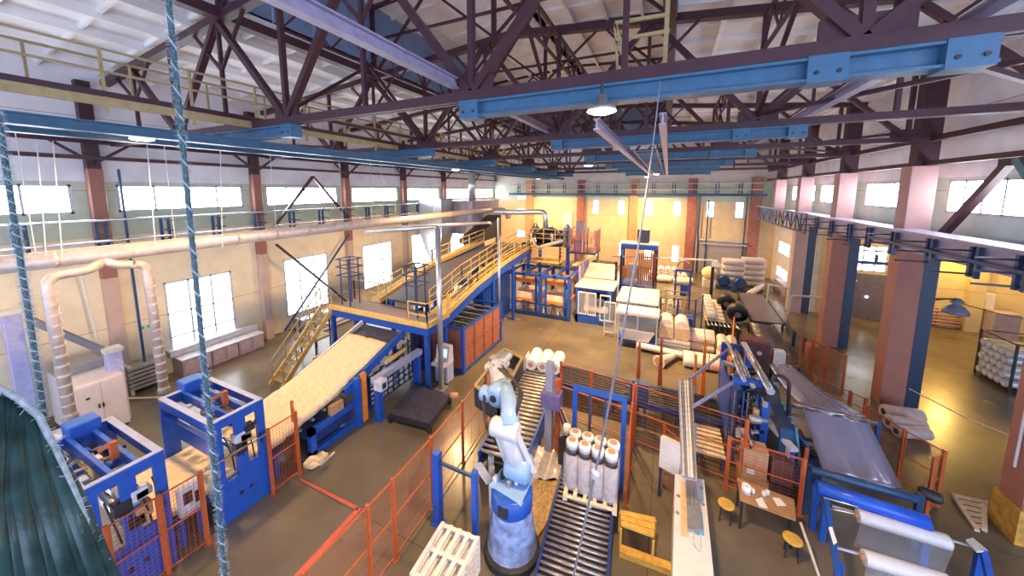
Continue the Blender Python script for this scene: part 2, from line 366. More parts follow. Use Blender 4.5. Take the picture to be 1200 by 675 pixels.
for xa, xb in ((-13.1, -6.5), (-6.5, 0.1)):
    za = 17.5 if xa < -10 else 17.9; zb = 17.9 if xa < -10 else 17.5
    lr.slab([(xa, NY, za), (xb, NY, zb), (xb, 42, zb), (xa, 42, za)], 0.1, (0, 0, 1))
    for i in range(5):
        t = i / 4; x = xa + (xb - xa) * t; lr.bar((x, NY, za + (zb - za) * t - 0.14), (x, 42, za + (zb - za) * t - 0.14), 0.14, 0.28)
    y = 0.0
    while y < 42: lr.bar((xa, y, za - 0.05), (xb, y, zb - 0.05), 0.1, 0.16); y += 1.55
struct('ceiling_lantern', lr, ROOFM)
struct('wall_lantern_back', MB().box(-13, 0, 40, 40.1, 14.3, 18), LANT)
# ------------------------------------------------------------------ columns
for k in range(len(YK)):
    y = YK[k]
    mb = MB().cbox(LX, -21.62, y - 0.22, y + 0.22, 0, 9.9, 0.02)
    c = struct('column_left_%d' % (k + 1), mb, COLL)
    MB().box(LX, -21.65, y - 0.2, y + 0.2, 9.9, 13.4).build('column_head', MAR, c)
    MB().bar((-21.6, y, 10.1), (-21.6, y + 1.4, 11.2), 0.1).bar((-21.6, y, 10.1), (-21.6, y - 1.4, 11.2), 0.1).build('brace', MAR, c)
RK = [12.45, 18.75, 24.9, 31.0, 37.2]
for k, y in enumerate(RK):
    c = struct('column_right_%d' % (k + 1), MB().cbox(8.55, 9.3, y, y + 0.7, 0 if k < 4 else 6.72, 9.95, 0.02), COLR if k != 3 else wallmat('far_column_bands', [(0, (0.6, 0.42, 0.38)), (6.9, (0.46, 0.26, 0.25))], 50))  # upper band of the far column repeats the painted uplit tone
    if y < 35: MB().ibeam((9.62, y + 0.4, 0), (9.62, y + 0.4, 0.01), 0.1, 0.1).box(9.32, 9.8, y + 0.15, y + 0.6, 0, 6.7).build('steel_stanchion', STAN, c)
    MB().box(8.7, 9.3, y + 0.1, y + 0.6, 9.95, 13.6).build('column_head', MAR, c)
    if k == 0: MB().tube([(8.5, y + 0.3, 1.9), (8.5, y + .3, 6.5)], 0.03, 6).build('conduit', WHITE, c)
    if k == 0: MB().box(8.5, 9.35, y - 0.05, y + 0.75, 0, 0.95).build('painted_base', mat('yellow_base', (0.62, 0.34, 0.06), 0.5, var=0.3), c)
for i, x in enumerate((-16.6, -9.8, -3.6, 2.4, 8.2)):
    c = struct('column_back_%d' % (i + 1), MB().cbox(x - 0.45, x + 0.45, BY - 0.45, BY, 0, 10.3, 0.02), mat('orange_terracotta', (0.62, 0.30, 0.14), 0.5, var=0.15, scale=2) if i in (0, 2) else TERRA)
# the crane beam over the right-hand columns
cb = MB().box(8.35, 8.5, 4, 33, 6.72, 7.42).box(8.15, 9.0, 4, 33, 7.42, 7.5)
struct('trim_crane_beam', cb, LILA)
struct('trim_ledge', MB().box(8.95, 10.0, 4, 42, 6.7, 7.0), LILA)
struct('trim_back_ledge', MB().box(-19.5, 9, 41.9, 42.1, 8.42, 8.68), NAVY)
struct('trim_left_girder', MB().box(-21.5, -21.3, NY, 42, 10.25, 10.4).box(-21.6, -21.4, NY, 42, 10.9, 11.1), MAR)
struct('trim_lantern_beam', MB().box(-12.95, -12.6, NY, 41, 14.2, 14.5).box(-0.4, -0.05, NY, 41, 14.2, 14.5), MAR)
struct('wall_light_baffle', MB().box(LX - 0.3, RX + 0.3, NY - 0.3, NY, 8.5, 18.2), WALLR)  # added unseen upper wall behind the camera, keeps sky light off the trusses
struct('trim_right_girder', MB().box(8.9, 9.1, 2, 42, 9.95, 10.12).box(8.9, 9.15, 2, 42, 10.85, 11.05), MAR)
# ------------------------------------------------------------------ roof trusses
TY = [6.45 + 6.15 * k for k in range(6)]
BZ = 10.95
def tz(x): return 15.0 - 0.093 * abs(x + 5.8)
def truss(k, y):
    t = thing('roof_truss', '%s dark maroon steel roof truss across the hall, counting away from the camera' % ORD[k], 'roof truss', (-5.8, y, BZ), 'roof trusses')
    bot = MB()
    for dy in (-0.08, 0.08): bot.bar((-21.5, y + dy, BZ), (9.2, y + dy, BZ), 0.1, 0.2)
    bot.build('bottom_chord', MAR, t)
    top = MB()
    top.bar((-21.6, y, tz(-21.6) - 0.1), (-5.8, y, tz(-5.8) - 0.1), 0.26, 0.24).bar((-5.8, y, tz(-5.8) - 0.1), (9.3, y, tz(9.3) - 0.1), 0.26, 0.24)
    top.build('top_chord', MAR, t)
    nodes = [-16.0, -9.93, -3.85, 2.3, 8.3]
    for x in nodes:
        MB().bar((x, y, BZ), (x, y, tz(x) - 0.1), 0.13).build('vertical', MAR, t)
        MB().box(x - 0.5, x + 0.5, y - 0.03, y + 0.03, BZ - 0.08, BZ + 0.4).build('gusset_plate', MAR, t)
        for s in (-1, 1):
            xt = x + s * 3.05
            if -21.6 < xt < 9.3: MB().bar((x, y, BZ + 0.05), (xt, y, tz(xt) - 0.1), 0.18, 0.16).build('diagonal', MAR, t)
    for x in (-19.0, -12.95, -6.9, -0.8, 5.3):
        MB().bar((x, y, BZ), (x, y, tz(x) - 0.1), 0.1).build('vertical', MAR, t)
        for s in (-1, 1):
            MB().bar((x, y, (BZ + tz(x)) / 2 + 0.1), (x + s * 1.5, y, tz(x + s * 1.5) - 0.1), 0.08).build('strut', MAR, t)
        MB().box(x - 0.3, x + 0.3, y - 0.03, y + 0.03, tz(x) - 0.5, tz(x) - 0.1).build('gusset_plate', MAR, t)
    # frame of the lantern above
    lf = MB()
    for x in (-12.8, -0.2, -6.5): lf.bar((x, y, tz(x)), (x, y, 17.5), 0.16)
    for a, b in ((-12.8, -9.6), (-6.5, -9.6), (-6.5, -3.4), (-0.2, -3.4)): lf.bar((a, y, tz(a)), (b, y, 17.4), 0.1)
    lf.bar((-12.8, y, 17.3), (-6.5, y, 17.7), 0.14).bar((-6.5, y, 17.7), (-0.2, y, 17.3), 0.14).bar((-12.8, y, 15.9), (-0.2, y, 15.9), 0.1)
    lf.build('lantern_frame', MAR, t)
    return t
for k, y in enumerate(TY): truss(k, y)
# longitudinal lattice bracing between trusses
for j, (x, wh) in enumerate(((-9.93, 'left of the lantern middle'), (-3.85, 'right of the lantern middle'), (2.3, 'under the right roof slope'))):
    for k in range(5):
        if (k + j) % 2 and j == 2: continue
        y0, y1 = TY[k], TY[k + 1]; zt = tz(x) - 0.3
        mb = MB().bar((x, y0, BZ + 0.25), (x, y1, BZ + 0.25), 0.08)
        n = 4
        mb.bar((x, y0, zt - 0.9), (x, y1, zt - 0.9), 0.08).bar((x, y0, zt), (x, y1, zt), 0.1)
        for i in range(n):
            a = y0 + (y1 - y0) * i / n; b = y0 + (y1 - y0) * (i + 1) / n
            mb.bar((x, a, zt - 0.9), (x, (a + b) / 2, zt), 0.05).bar((x, (a + b) / 2, zt), (x, b, zt - 0.9), 0.05)
        mb.bar((x, y0, BZ + 0.25), (x, (y0 + y1) / 2, zt - 0.9), 0.09).bar((x, y1, BZ + 0.25), (x, (y0 + y1) / 2, zt - 0.9), 0.09)
        mb.one('lattice_brace', MAR, 'dark lattice brace between %s and %s roof truss, %s' % (ORD[k], ORD[k + 1], wh), 'brace', 'longitudinal lattice braces')
# horizontal wind bracing in the bottom plane
for j, (xa, xb) in enumerate(((2.3, 8.3), (-16.0, -21.4))):
    for k in range(4):
        if k % 2: continue
        mb = MB().bar((xa, TY[k], BZ + 0.16), (xb, TY[k + 1], BZ + 0.16), 0.1, 0.1)
        mb.bar((xb, TY[k], BZ + 0.28), (xa, TY[k + 1], BZ + 0.28), 0.1, 0.1)
        mb.one('wind_brace', MAR, 'crossed wind brace beside the %s side wall, past the %s truss' % (('right', 'left')[j], ORD[k]), 'brace')
# long lilac rails below the trusses
for x, w, lab in ((-4.22, 0.17, 'long lilac rail under the trusses left of the blue hoist beams'), (3.6, 0.2, 'long pale lilac rail under the trusses above the right columns'), (-1.35, 0.13, 'short white rail left of the roof ladder'), (-0.16, 0.13, 'short white rail right of the roof ladder')):
    a, b = (0.5, 41) if w > 0.15 else (7.0, 30)
    MB().ibeam((x, a, BZ + (0.3 if w > 0.15 else -0.65)), (x, b, BZ + (0.3 if w > 0.15 else -0.65)), w, 0.22).one('hoist_rail', LILA, lab, 'rail')
# blue hoist beams hung across the hall
for k, y in enumerate(TY):
    for j, (xa, xb) in enumerate(((-4.05, 3.5), (-13.9, -9.6))):
        t = thing('hoist_beam', 'blue hoist beam under the %s truss, %s' % (ORD[k], ('in the middle of the hall', 'over the left walkway')[j]), 'hoist beam', ((xa + xb) / 2, y, 10.5), 'blue hoist beams')
        MB().ibeam((xa, y, 10.68), (xb, y, 10.68), 0.3, 0.32, 0.04).build('beam', SKYB, t)
        for x in ((xa + 0.2, xb - 1.6, xb - 0.25) if j == 0 else (xa + 0.2, xb - 0.2)):
            MB().box(x - 0.22, x + 0.22, y - 0.17, y + 0.17, 10.49, 10.85).build('splice_plate', SKYB, t)
            h = MB()
            for d in (-0.12, 0.12): h.tube([(x + d, y - 0.19, 10.62), (x + d, y - 0.16, 10.62)], 0.03, 6)
            h.build('bolts', DARK, t)
# left crane walkway
wx = -11.5
t = thing('crane_walkway', 'long overhead walkway with ochre handrail beside the blue crane rail', 'walkway', (wx, 15, 10.3))
MB().box(wx - 0.75, wx + 0.1, -1, 41, 11.06, 11.18).build('deck', MAR, t)
MB().box(wx + 0.02, wx + 0.08, -1, 41, 10.86, 11.05).build('fascia', OLIV, t)
for z in (11.16 + 0.45, 11.16 + 0.92):
    MB().bar((wx + 0.05, -1, z), (wx + 0.05, 41, z), 0.035, 0.05).build('handrail', OLIV, t)
MB().bar((wx - 0.7, -1, 12.05), (wx - 0.7, 41, 12.05), 0.035, 0.05).build('handrail', OLIV, t)
y = 0.3
while y < 41:
    p = MB().bar((wx + 0.05, y, 10.7), (wx + 0.05, y, 12.1), 0.07, 0.05); p.build('post', OLIV, t)
    MB().bar((wx - 0.7, y + 0.7, 11.1), (wx - 0.7, y + 0.7, 12.06), 0.06, 0.04).build('post', OLIV, t)
    y += 1.55
MB().ibeam((wx - 0.15, -1, 10.4), (wx - 0.15, 41, 10.4), 0.3, 0.24, 0.03).one('crane_rail', SKYB, 'long blue crane rail under the left overhead walkway', 'rail')
MB().ibeam((wx - 1.9, -1, 10.42), (wx - 1.9, 41, 10.42), 0.26, 0.24, 0.03).one('crane_rail', SKYB, 'long blue crane rail nearer the left wall', 'rail')
# small ochre gate frame on the truss in the middle
mb = MB()
p = [GY(721, 27, 7.5), GY(782, 17, 7.5), GY(785, 36, 7.5), GY(722, 47, 7.5), GY(739, 88, 7.5), GY(724, 88, 7.5)]
mb.bar(p[0], p[1], 0.06).bar(p[3], p[2], 0.06).bar(p[0], p[3], 0.05).bar(p[3], p[5], 0.05).bar(p[0], p[4], 0.05).bar(p[3], p[4], 0.05)
mb.bar((p[1].x, 7.5, BZ), (p[1].x, 7.5, 14.6), 0.08)
mb.one('roof_gate', OLIV, 'small ochre gate frame high on the truss in the middle of the roof', 'gate')
# roof ladder between the short rails
mb = MB().bar((-1.1, 12, 10.3), (-1.1, 30, 10.3), 0.05).bar((-0.4, 12, 10.3), (-0.4, 30, 10.3), 0.05)
for i in range(24): mb.bar((-1.1, 12.3 + i * 0.75, 10.3), (-0.4, 12.3 + i * 0.75, 10.3), 0.12, 0.03)
mb.one('roof_ladder', SKYB, 'blue ladder laid flat between two short white rails under the roof', 'ladder')
# rod braces and diagonal ties beside the left wall
for k, (y0, y1) in enumerate(((12.05, 18.25),)):
    xm = -21.2; ym = (y0 + y1) / 2
    t = thing('wall_brace', 'crossed maroon wall brace between second and third left column', 'brace', (xm, ym, 0.1))
    MB().bar((xm, ym, 9.9), (xm, y0 + 0.45, 6.9), 0.14).bar((xm, ym, 9.9), (xm, y1 - 0.45, 6.9), 0.14).build('upper_strut', MAR, t)
    MB().bar((xm, y0 + 0.45, 5.8), (xm, y1 - 0.6, 0.3), 0.12).build('cross_strut', MAR, t)
    MB().bar((xm - 0.12, y1 - 0.45, 5.8), (xm - 0.12, y0 + 0.6, 0.3), 0.1).build('cross_strut', NAVY, t)
t = thing('wall_brace', 'big inverted V brace beside the nearest right columns, under the roof', 'brace', (9.4, 15.8, 7))
MB().bar((9.45, 15.95, 9.95), (9.45, 18.7, 7.0), 0.22).build('strut', MAR, t)
MB().bar((9.45, 15.75, 9.95), (9.45, 13.2, 7.0), 0.22).build('strut', mat('teal_steel', (0.07, 0.2, 0.24), 0.4), t)
MB().box(9.35, 9.6, 15.4, 16.3, 9.75, 10.05).build('gusset', MAR, t)
# ------------------------------------------------------------------ ducts along the left wall
def arc_pts(a, b, c, r, n=6):                          # a-b-c polyline with the corner at b rounded
    a, b, c = V(a), V(b), V(c); d1 = (a - b).normalized(); d2 = (c - b).normalized()
    p0 = b + d1 * r; p1 = b + d2 * r
    return [(p0 * (1 - t) + b * t) * (1 - t) + (b * (1 - t) + p1 * t) * t for t in [i / n for i in range(n + 1)]]
def path(pts, r):
    out = [V(pts[0])]
    for i in range(1, len(pts) - 1): out += arc_pts(pts[i - 1], pts[i], pts[i + 1], r)
    return out + [V(pts[-1])]
def bands(pts, r, step, m, t):                         # raised seams along a duct
    for p, q in zip(pts, pts[1:]):
        p = V(p); q = V(q); L = (q - p).length; n = int(L / step)
        for i in range(n):
            a = p + (q - p) * ((i + 0.5) / max(n, 1)); d = (q - p).normalized(); MB().tube([a - d * 0.03, a + d * 0.03], r, 12).build('seam_ring', m, t)
DZ = 7.03
t = thing('air_duct', 'long peach-lit main duct running below the left wall windows', 'duct', (-16, 15, DZ - 0.25))
mp = path([(-16, 0.5, DZ), (-16, 30.2, DZ + 0.05), (-14.6, 30.9, DZ + 0.05), (-14.4, 30.9, 6.2)], 0.6)
MB().tube(mp, 0.25, 14).build('pipe', DUCTM, t, smooth=True)
bands([(-16, 1, DZ), (-16, 30, DZ + 0.05)], 0.265, 1.5, DUCTM, t)
for y in (3, 6, 9.5, 13, 17, 21, 25): MB().tube([(-16, y, DZ + 0.2), (-16, y, 10.9)], 0.012, 5).build('hanger', LGREY, t)
def branch(y0, y1, zb, lab):
    t = thing('branch_duct', lab, 'duct', (-16, y1, zb))
    pts = path([(-15.95, y0, DZ - 0.2), (-15.75, y0 + (0.25 if y1 > y0 else -0.25), DZ - 0.42), (-15.75, y1, DZ - 0.42), (-15.75, y1 + 0.02, zb)], 0.35)
    MB().tube(pts, 0.135, 12).build('pipe', DUCTM, t, smooth=True)
    bands([(-15.75, y1 + 0.02, zb), (-15.75, y1 + 0.02, DZ - 0.8)], 0.143, 0.3, DUCTM, t)
    MB().lathe((-15.75, y1 + 0.02, zb - 0.02), [(0.17, 0), (0.17, 0.12)], 12).build('flange', GREY, t)
branch(4.2, 3.05, 2.3, 'branch duct bending down to the nearest blue frame machine')
branch(4.2, 5.1, 2.0, 'branch duct bending down to the second blue frame machine')
t = thing('air_duct', 'short duct with a downward elbow above the yellow tower', 'duct', (-10.5, 25, 6.1))
MB().tube(path([(-13.0, 25.2, 7.2), (-8.6, 25.2, 7.35), (-8.55, 25.2, 6.0)], 0.4), 0.21, 12).build('pipe', GALV, t, smooth=True)
MB().tube([(-8.55, 25.2, 6.1), (-8.55, 25.2, 6.0)], 0.25, 12).build('flange', GREY, t)
t = thing('air_duct', 'thin grey duct running from the front pole and main duct over the platform', 'duct', (-14, 18, 6))
MB().tube(path([(-15.85, 17.2, 6.6), (-13.2, 24.3, 6.4), (-12.9, 24.3, 6.4)], 0.2), 0.13, 10).build('pipe', GALV, t, smooth=True); MB().tube(path([(-13.2, 12.0, 7.0), (-9.0, 12.0, 7.45), (-9.0, 12.0, 7.2)], .1), .09, 10).build('pipe', GALV, t, smooth=True)
def pole(x, y, h, r, lab):
    t = thing('support_pole', lab, 'pole', (x, y, 0))
    MB().tube([(x, y, 0.02), (x, y, h)], r, 12).build('tube', GALV, t, smooth=True)
    MB().box(x - r * 2, x + r * 2, y - r * 2, y + r * 2, 0, 0.03).build('base_plate', GREY, t)
pole(-8.98, 12.0, 7.4, 0.12, 'thick galvanised pole standing at the front corner of the yellow platform')
pole(-8.98, 17.9, 7.4, 0.075, 'thin galvanised pole behind the bronze enclosure rising to the main duct')
# tapered exhaust duct and corrugated hood at the far left
t = thing('exhaust_silo', 'tall galvanised tapered exhaust duct standing behind the yellow platform', 'silo', (-19.6, 26, 0))
MB().hexa([(-20.0, 25.4, 2.6), (-19.0, 25.4, 2.6), (-19.0, 26.4, 2.6), (-20.0, 26.4, 2.6), (-20.9, 25.2, 5.0), (-18.4, 25.2, 5.0), (-18.4, 27, 5.0), (-20.9, 27, 5.0)]).build('hopper', GALV, t)
MB().box(-20.9, -18.4, 25.2, 27, 5.0, 8.2).build('casing', GALV, t)
MB().box(-20.95, -18.35, 25.15, 27.05, 6.5, 6.6).box(-20.95, -18.35, 25.15, 27.05, 8.15, 8.25).build('flange', GREY, t)
MB().tube([(-19.5, 25.9, 0), (-19.5, 25.9, 2.7)], 0.3, 12).build('outlet_pipe', GALV, t, smooth=True)
MB().tube([(-17.3, 28.7, 8.0), (-17.3, 28.7, 11)], 0.32, 12).one('exhaust_stack', GALV, 'vertical galvanised stack rising from the corrugated hood to the roof', 'stack', smooth=True)
t = thing('corrugated_hood', 'long corrugated mauve hood over the upper end of the incline conveyor', 'hood', (-18, 29, 4.4))
HM = mat('mauve_corrugated', (0.50, 0.42, 0.48), 0.45, 0.2)
mb = MB().box(-21.0, -16.5, 27.3, 33, 4.9, 8.0)
for i in range(15): mb.box(-21 + i * 0.3, -20.88 + i * 0.3, 27.22, 27.3, 4.9, 8.0)
for i in range(18): mb.box(-16.5, -16.42, 27.4 + i * 0.31, 27.52 + i * 0.31, 4.9, 8.0)
mb.build('casing', HM, t)
MB().hexa([(-16.3, 24.8, 4.4), (-14.8, 24.8, 4.4), (-14.8, 30, 4.6), (-16.3, 30, 4.6), (-16.3, 24.8, 4.8), (-14.8, 24.8, 4.8), (-14.8, 30, 6.6), (-16.3, 30, 6.6)]).build('inlet', DARK, t)
lg = MB()
for x in (-20.8, -16.7):
    for y in (27.5, 29.8, 32.8): lg.bar((x, y, 0), (x, y, 4.9), 0.18)
lg.build('support_frame', DBLUE, t)
mb = MB()
for z in (8.5, 8.9): mb.bar((-21, 27.4, z), (-16.5, 27.4, z), 0.03)
for i in range(8): mb.bar((-21 + i * 0.64, 27.4, 8.0), (-21 + i * 0.64, 27.4, 8.9), 0.03)
mb.build('top_railing', OLIV, t)
# ------------------------------------------------------------------ conductor rails with brackets on the left, back and right
for z, n in ((7.8, 'upper'), (6.95, 'lower')):
    MB().tube([(-20.75, 0, z), (-20.75, 42, z)], 0.05, 8).one('wall_rail', STEEL, '%s bright rail pipe along the left wall' % n, 'rail', smooth=True)
def bracket(x, y, z0, z1, dx, dy, lab, grp, nm='wall_bracket'):
    t = thing(nm, lab, 'bracket', (x, y, z0), grp)
    ax = V((dx, dy, 0)); sd = V((-dy, dx, 0))
    c = MB()
    for s in (-0.13, 0.13):
        p = V((x, y, 0)) + sd * s; c.bar((p.x, p.y, z0), (p.x, p.y, z1), 0.1)
    c.build('channel', NAVY, t)
    for i in range(3):
        z = z0 + (z1 - z0) * (0.12 + 0.38 * i); p = V((x, y, z)); MB().bar(p, p + ax * 0.85, 0.05).build('arm', DARK, t)
i = 0
y = 3.7
while y < 31:
    bracket(-21.25, y, 6.6, 7.8, 1, 0, '%s navy rail bracket along the left wall, counting away from the camera' % ORD[i], 'rail brackets on the left wall'); y += 1.98; i += 1
for z, n in ((9.75, 'upper'), (9.1, 'lower')):
    MB().tube([(-19, 41.3, z), (8.5, 41.3, z)], 0.05, 8).one('wall_rail', LGREY, '%s rail pipe across the back wall' % n, 'rail')
for i in range(13): bracket(-18 + i * 2.06, 41.9, 8.7, 9.9, 0, -1, '%s navy rail bracket on the back wall, counting from its left end' % ORD[i], 'rail brackets on the back wall')
for i, y in enumerate((13.1, 14.6, 16.5, 18.6, 20.5, 22.3, 24.4, 26.5)):
    bracket(8.25, y, 6.45, 7.36, -1, 0, '%s navy arm bracket on the lilac crane beam, counting away from the camera' % ORD[i], 'arm brackets on the right crane beam')
MB().bar((8.05, 4, 6.98), (8.05, 20, 6.98), 0.06, 0.1).one('conductor_bar', NAVY, 'navy conductor bar along the lilac crane beam', 'bar')
t = thing('lattice_balustrade', 'navy lattice balustrade at the far end of the right crane beam', 'balustrade', (8.1, 32, 6.2))
mb = MB().bar((8.05, 27.5, 7.5), (8.05, 41, 7.5), 0.1).bar((8.05, 27.5, 6.3), (8.05, 41, 6.3), 0.1)
for i in range(14):
    mb.bar((8.05, 27.5 + i * 0.96, 6.3), (8.05, 27.5 + i * 0.96, 7.5), 0.06)
    if i < 13: mb.bar((8.05, 27.5 + i * 0.96, 6.3 if i % 2 else 7.5), (8.05, 28.46 + i * 0.96, 7.5 if i % 2 else 6.3), 0.05)
mb.build('lattice', NAVY, t)
# ------------------------------------------------------------------ things along the left wall
t = thing('switch_cabinet', 'pale switch cabinet with two doors below the branch ducts by the left wall', 'cabinet', (-19.9, 4.4, 0))
MB().cbox(-21.2, -18.55, 3.75, 5.0, 0.1, 2.1).build('body', mat('cabinet_paint', (0.66, 0.58, 0.56), 0.45, var=0.05), t)
MB().box(-21.1, -18.6, 3.8, 4.95, 0, 0.1).build('plinth', DARK, t)
MB().box(-21.25, -20.0, 3.9, 4.9, 2.1, 2.4).build('top_box', GREY, t)
for i in range(2):
    d = MB().box(-18.56, -18.52, 3.8 + i * 0.6, 4.36 + i * 0.6, 0.2, 2.02).build('door', mat('cabinet_paint', (0.66, 0.58, 0.56)), t)
    MB().box(-18.52, -18.48, 4.26 + i * 0.1, 4.3 + i * 0.1, 1.1, 1.25).build('handle', DARK, d)
MB().box(-18.56, -18.5, 4.0, 4.1, 1.55, 1.62).build('nameplate', BLK, t)
for px, py, h, lab in ((30, 500, 4.6, 'tall lilac post at the far left edge beside the first window'), (144, 492, 2.85, 'short lilac post with a cream cap beside the switch cabinet')):
    g = G(px, py); g = V((max(g.x, -21.2), g.y, 0)); t = thing('lilac_post', lab, 'post', g)
    MB().cbox(g.x - 0.25, g.x + 0.15, g.y - 0.2, g.y + 0.2, 0, h, 0.02).build('shaft', mat('lilac_paint', (0.42, 0.42, 0.66), 0.45), t)
    MB().box(g.x - 0.29, g.x + 0.19, g.y - 0.24, g.y + 0.24, h, h + 0.15).build('cap', CREAM, t)
MB().bar(GX(35, 375, -20.2), GX(122, 411, -19.4), 0.16, 0.2).one('slanting_girder', mat('brown_grey_steel', (0.2, 0.17, 0.18), 0.5), 'slanting brown grey girder between the two lilac posts', 'girder')
t = thing('heating_radiator', 'grey finned radiator stack by the left wall behind the ducts', 'radiator', (-21.2, 6.1, 0))
mb = MB()
for i in range(6): mb.box(-21.7, -20.9, 5.75, 7.0, 0.25 + i * 0.18, 0.37 + i * 0.18)
mb.build('fins', GREY, t); MB().box(-21.6, -21.0, 5.8, 5.9, 0, 1.35).box(-21.6, -21.0, 6.85, 6.95, 0, 1.35).build('frame', LGREY, t)
BXM = mat('mauve_bench', (0.40, 0.32, 0.38), 0.5)
for i, (y0, y1) in enumerate(((7.55, 8.7), (8.75, 9.9), (9.95, 11.2))):
    t = thing('wall_locker', '%s low mauve locker with pale top under the second left window' % ('nearest', 'middle', 'farthest')[i], 'locker', (-21.4, (y0 + y1) / 2, 0))
    MB().box(-21.9, -20.9, y0, y1, 0, 0.8).build('body', BXM, t); MB().box(-21.95, -20.85, y0 - 0.02, y1 + 0.02, 0.8, 0.86).build('top', LGREY, t)
    for s in (0, 1): MB().box(-20.9, -20.86, y0 + 0.05 + s * (y1 - y0) / 2, y0 - 0.05 + (s + 1) * (y1 - y0) / 2, 0.06, 0.75).build('door', BXM, t)
MB().box(-21.97, -21.6, 7.4, 11.3, 0.9, 1.2).one('window_shelf', LGREY, 'long grey shelf on the sill of the second left window', 'shelf')
t = thing('chest', 'grey chest of drawers below the third left window', 'chest', (-21.3, 14.7, 0))
MB().box(-21.9, -20.9, 13.6, 16.0, 0, 0.7).build('body', GREY, t)
for i in range(3): MB().box(-20.9, -20.86, 13.7 + i * 0.77, 14.4 + i * 0.77, 0.1, 0.6).build('drawer', LGREY, t)
t = thing('pipe_bundle', 'bundle of pale pipes lying on the floor under the third left window', 'pipe bundle', (-19.9, 14.5, 0))
for i, (x, z) in enumerate(((-20.2, 0.1), (-19.95, 0.1), (-19.7, 0.1), (-20.07, 0.28), (-19.82, 0.28))): MB().tube([(x, 12.6, z), (x, 17.2, z)], 0.095, 8).build('pipe', LGREY, t, smooth=True)
t = thing('exit_sign', 'small white wall sign with green marks left of the second left window', 'sign', (-21.95, 6.9, 2.65))
MB().box(-21.98, -21.95, 6.55, 7.3, 2.55, 2.75).build('plate', WHITE, t)
MB().box(-21.95, -21.94, 6.6, 6.75, 2.58, 2.72).box(-21.95, -21.94, 6.85, 6.95, 2.58, 2.72).box(-21.95, -21.94, 7.05, 7.22, 2.58, 2.72).build('marks', GRN, t)
MB().tube(path([(-21.25, 4.95, 6.0), (-21.3, 5.3, 0.1), (-17.5, 7.3, 0.1), (-14.5, 7.8, 0.1)], 0.1), 0.04, 6).one('floor_cable', CREAM, 'cream cable duct running along the floor beside the left wall', 'cable')
MB().tube([(-21.3, 6.42, 9.9), (-21.3, 6.42, 0.05)], 0.05, 6).one('drain_pipe', NAVY, 'thin navy drain pipe beside the first left column', 'pipe')
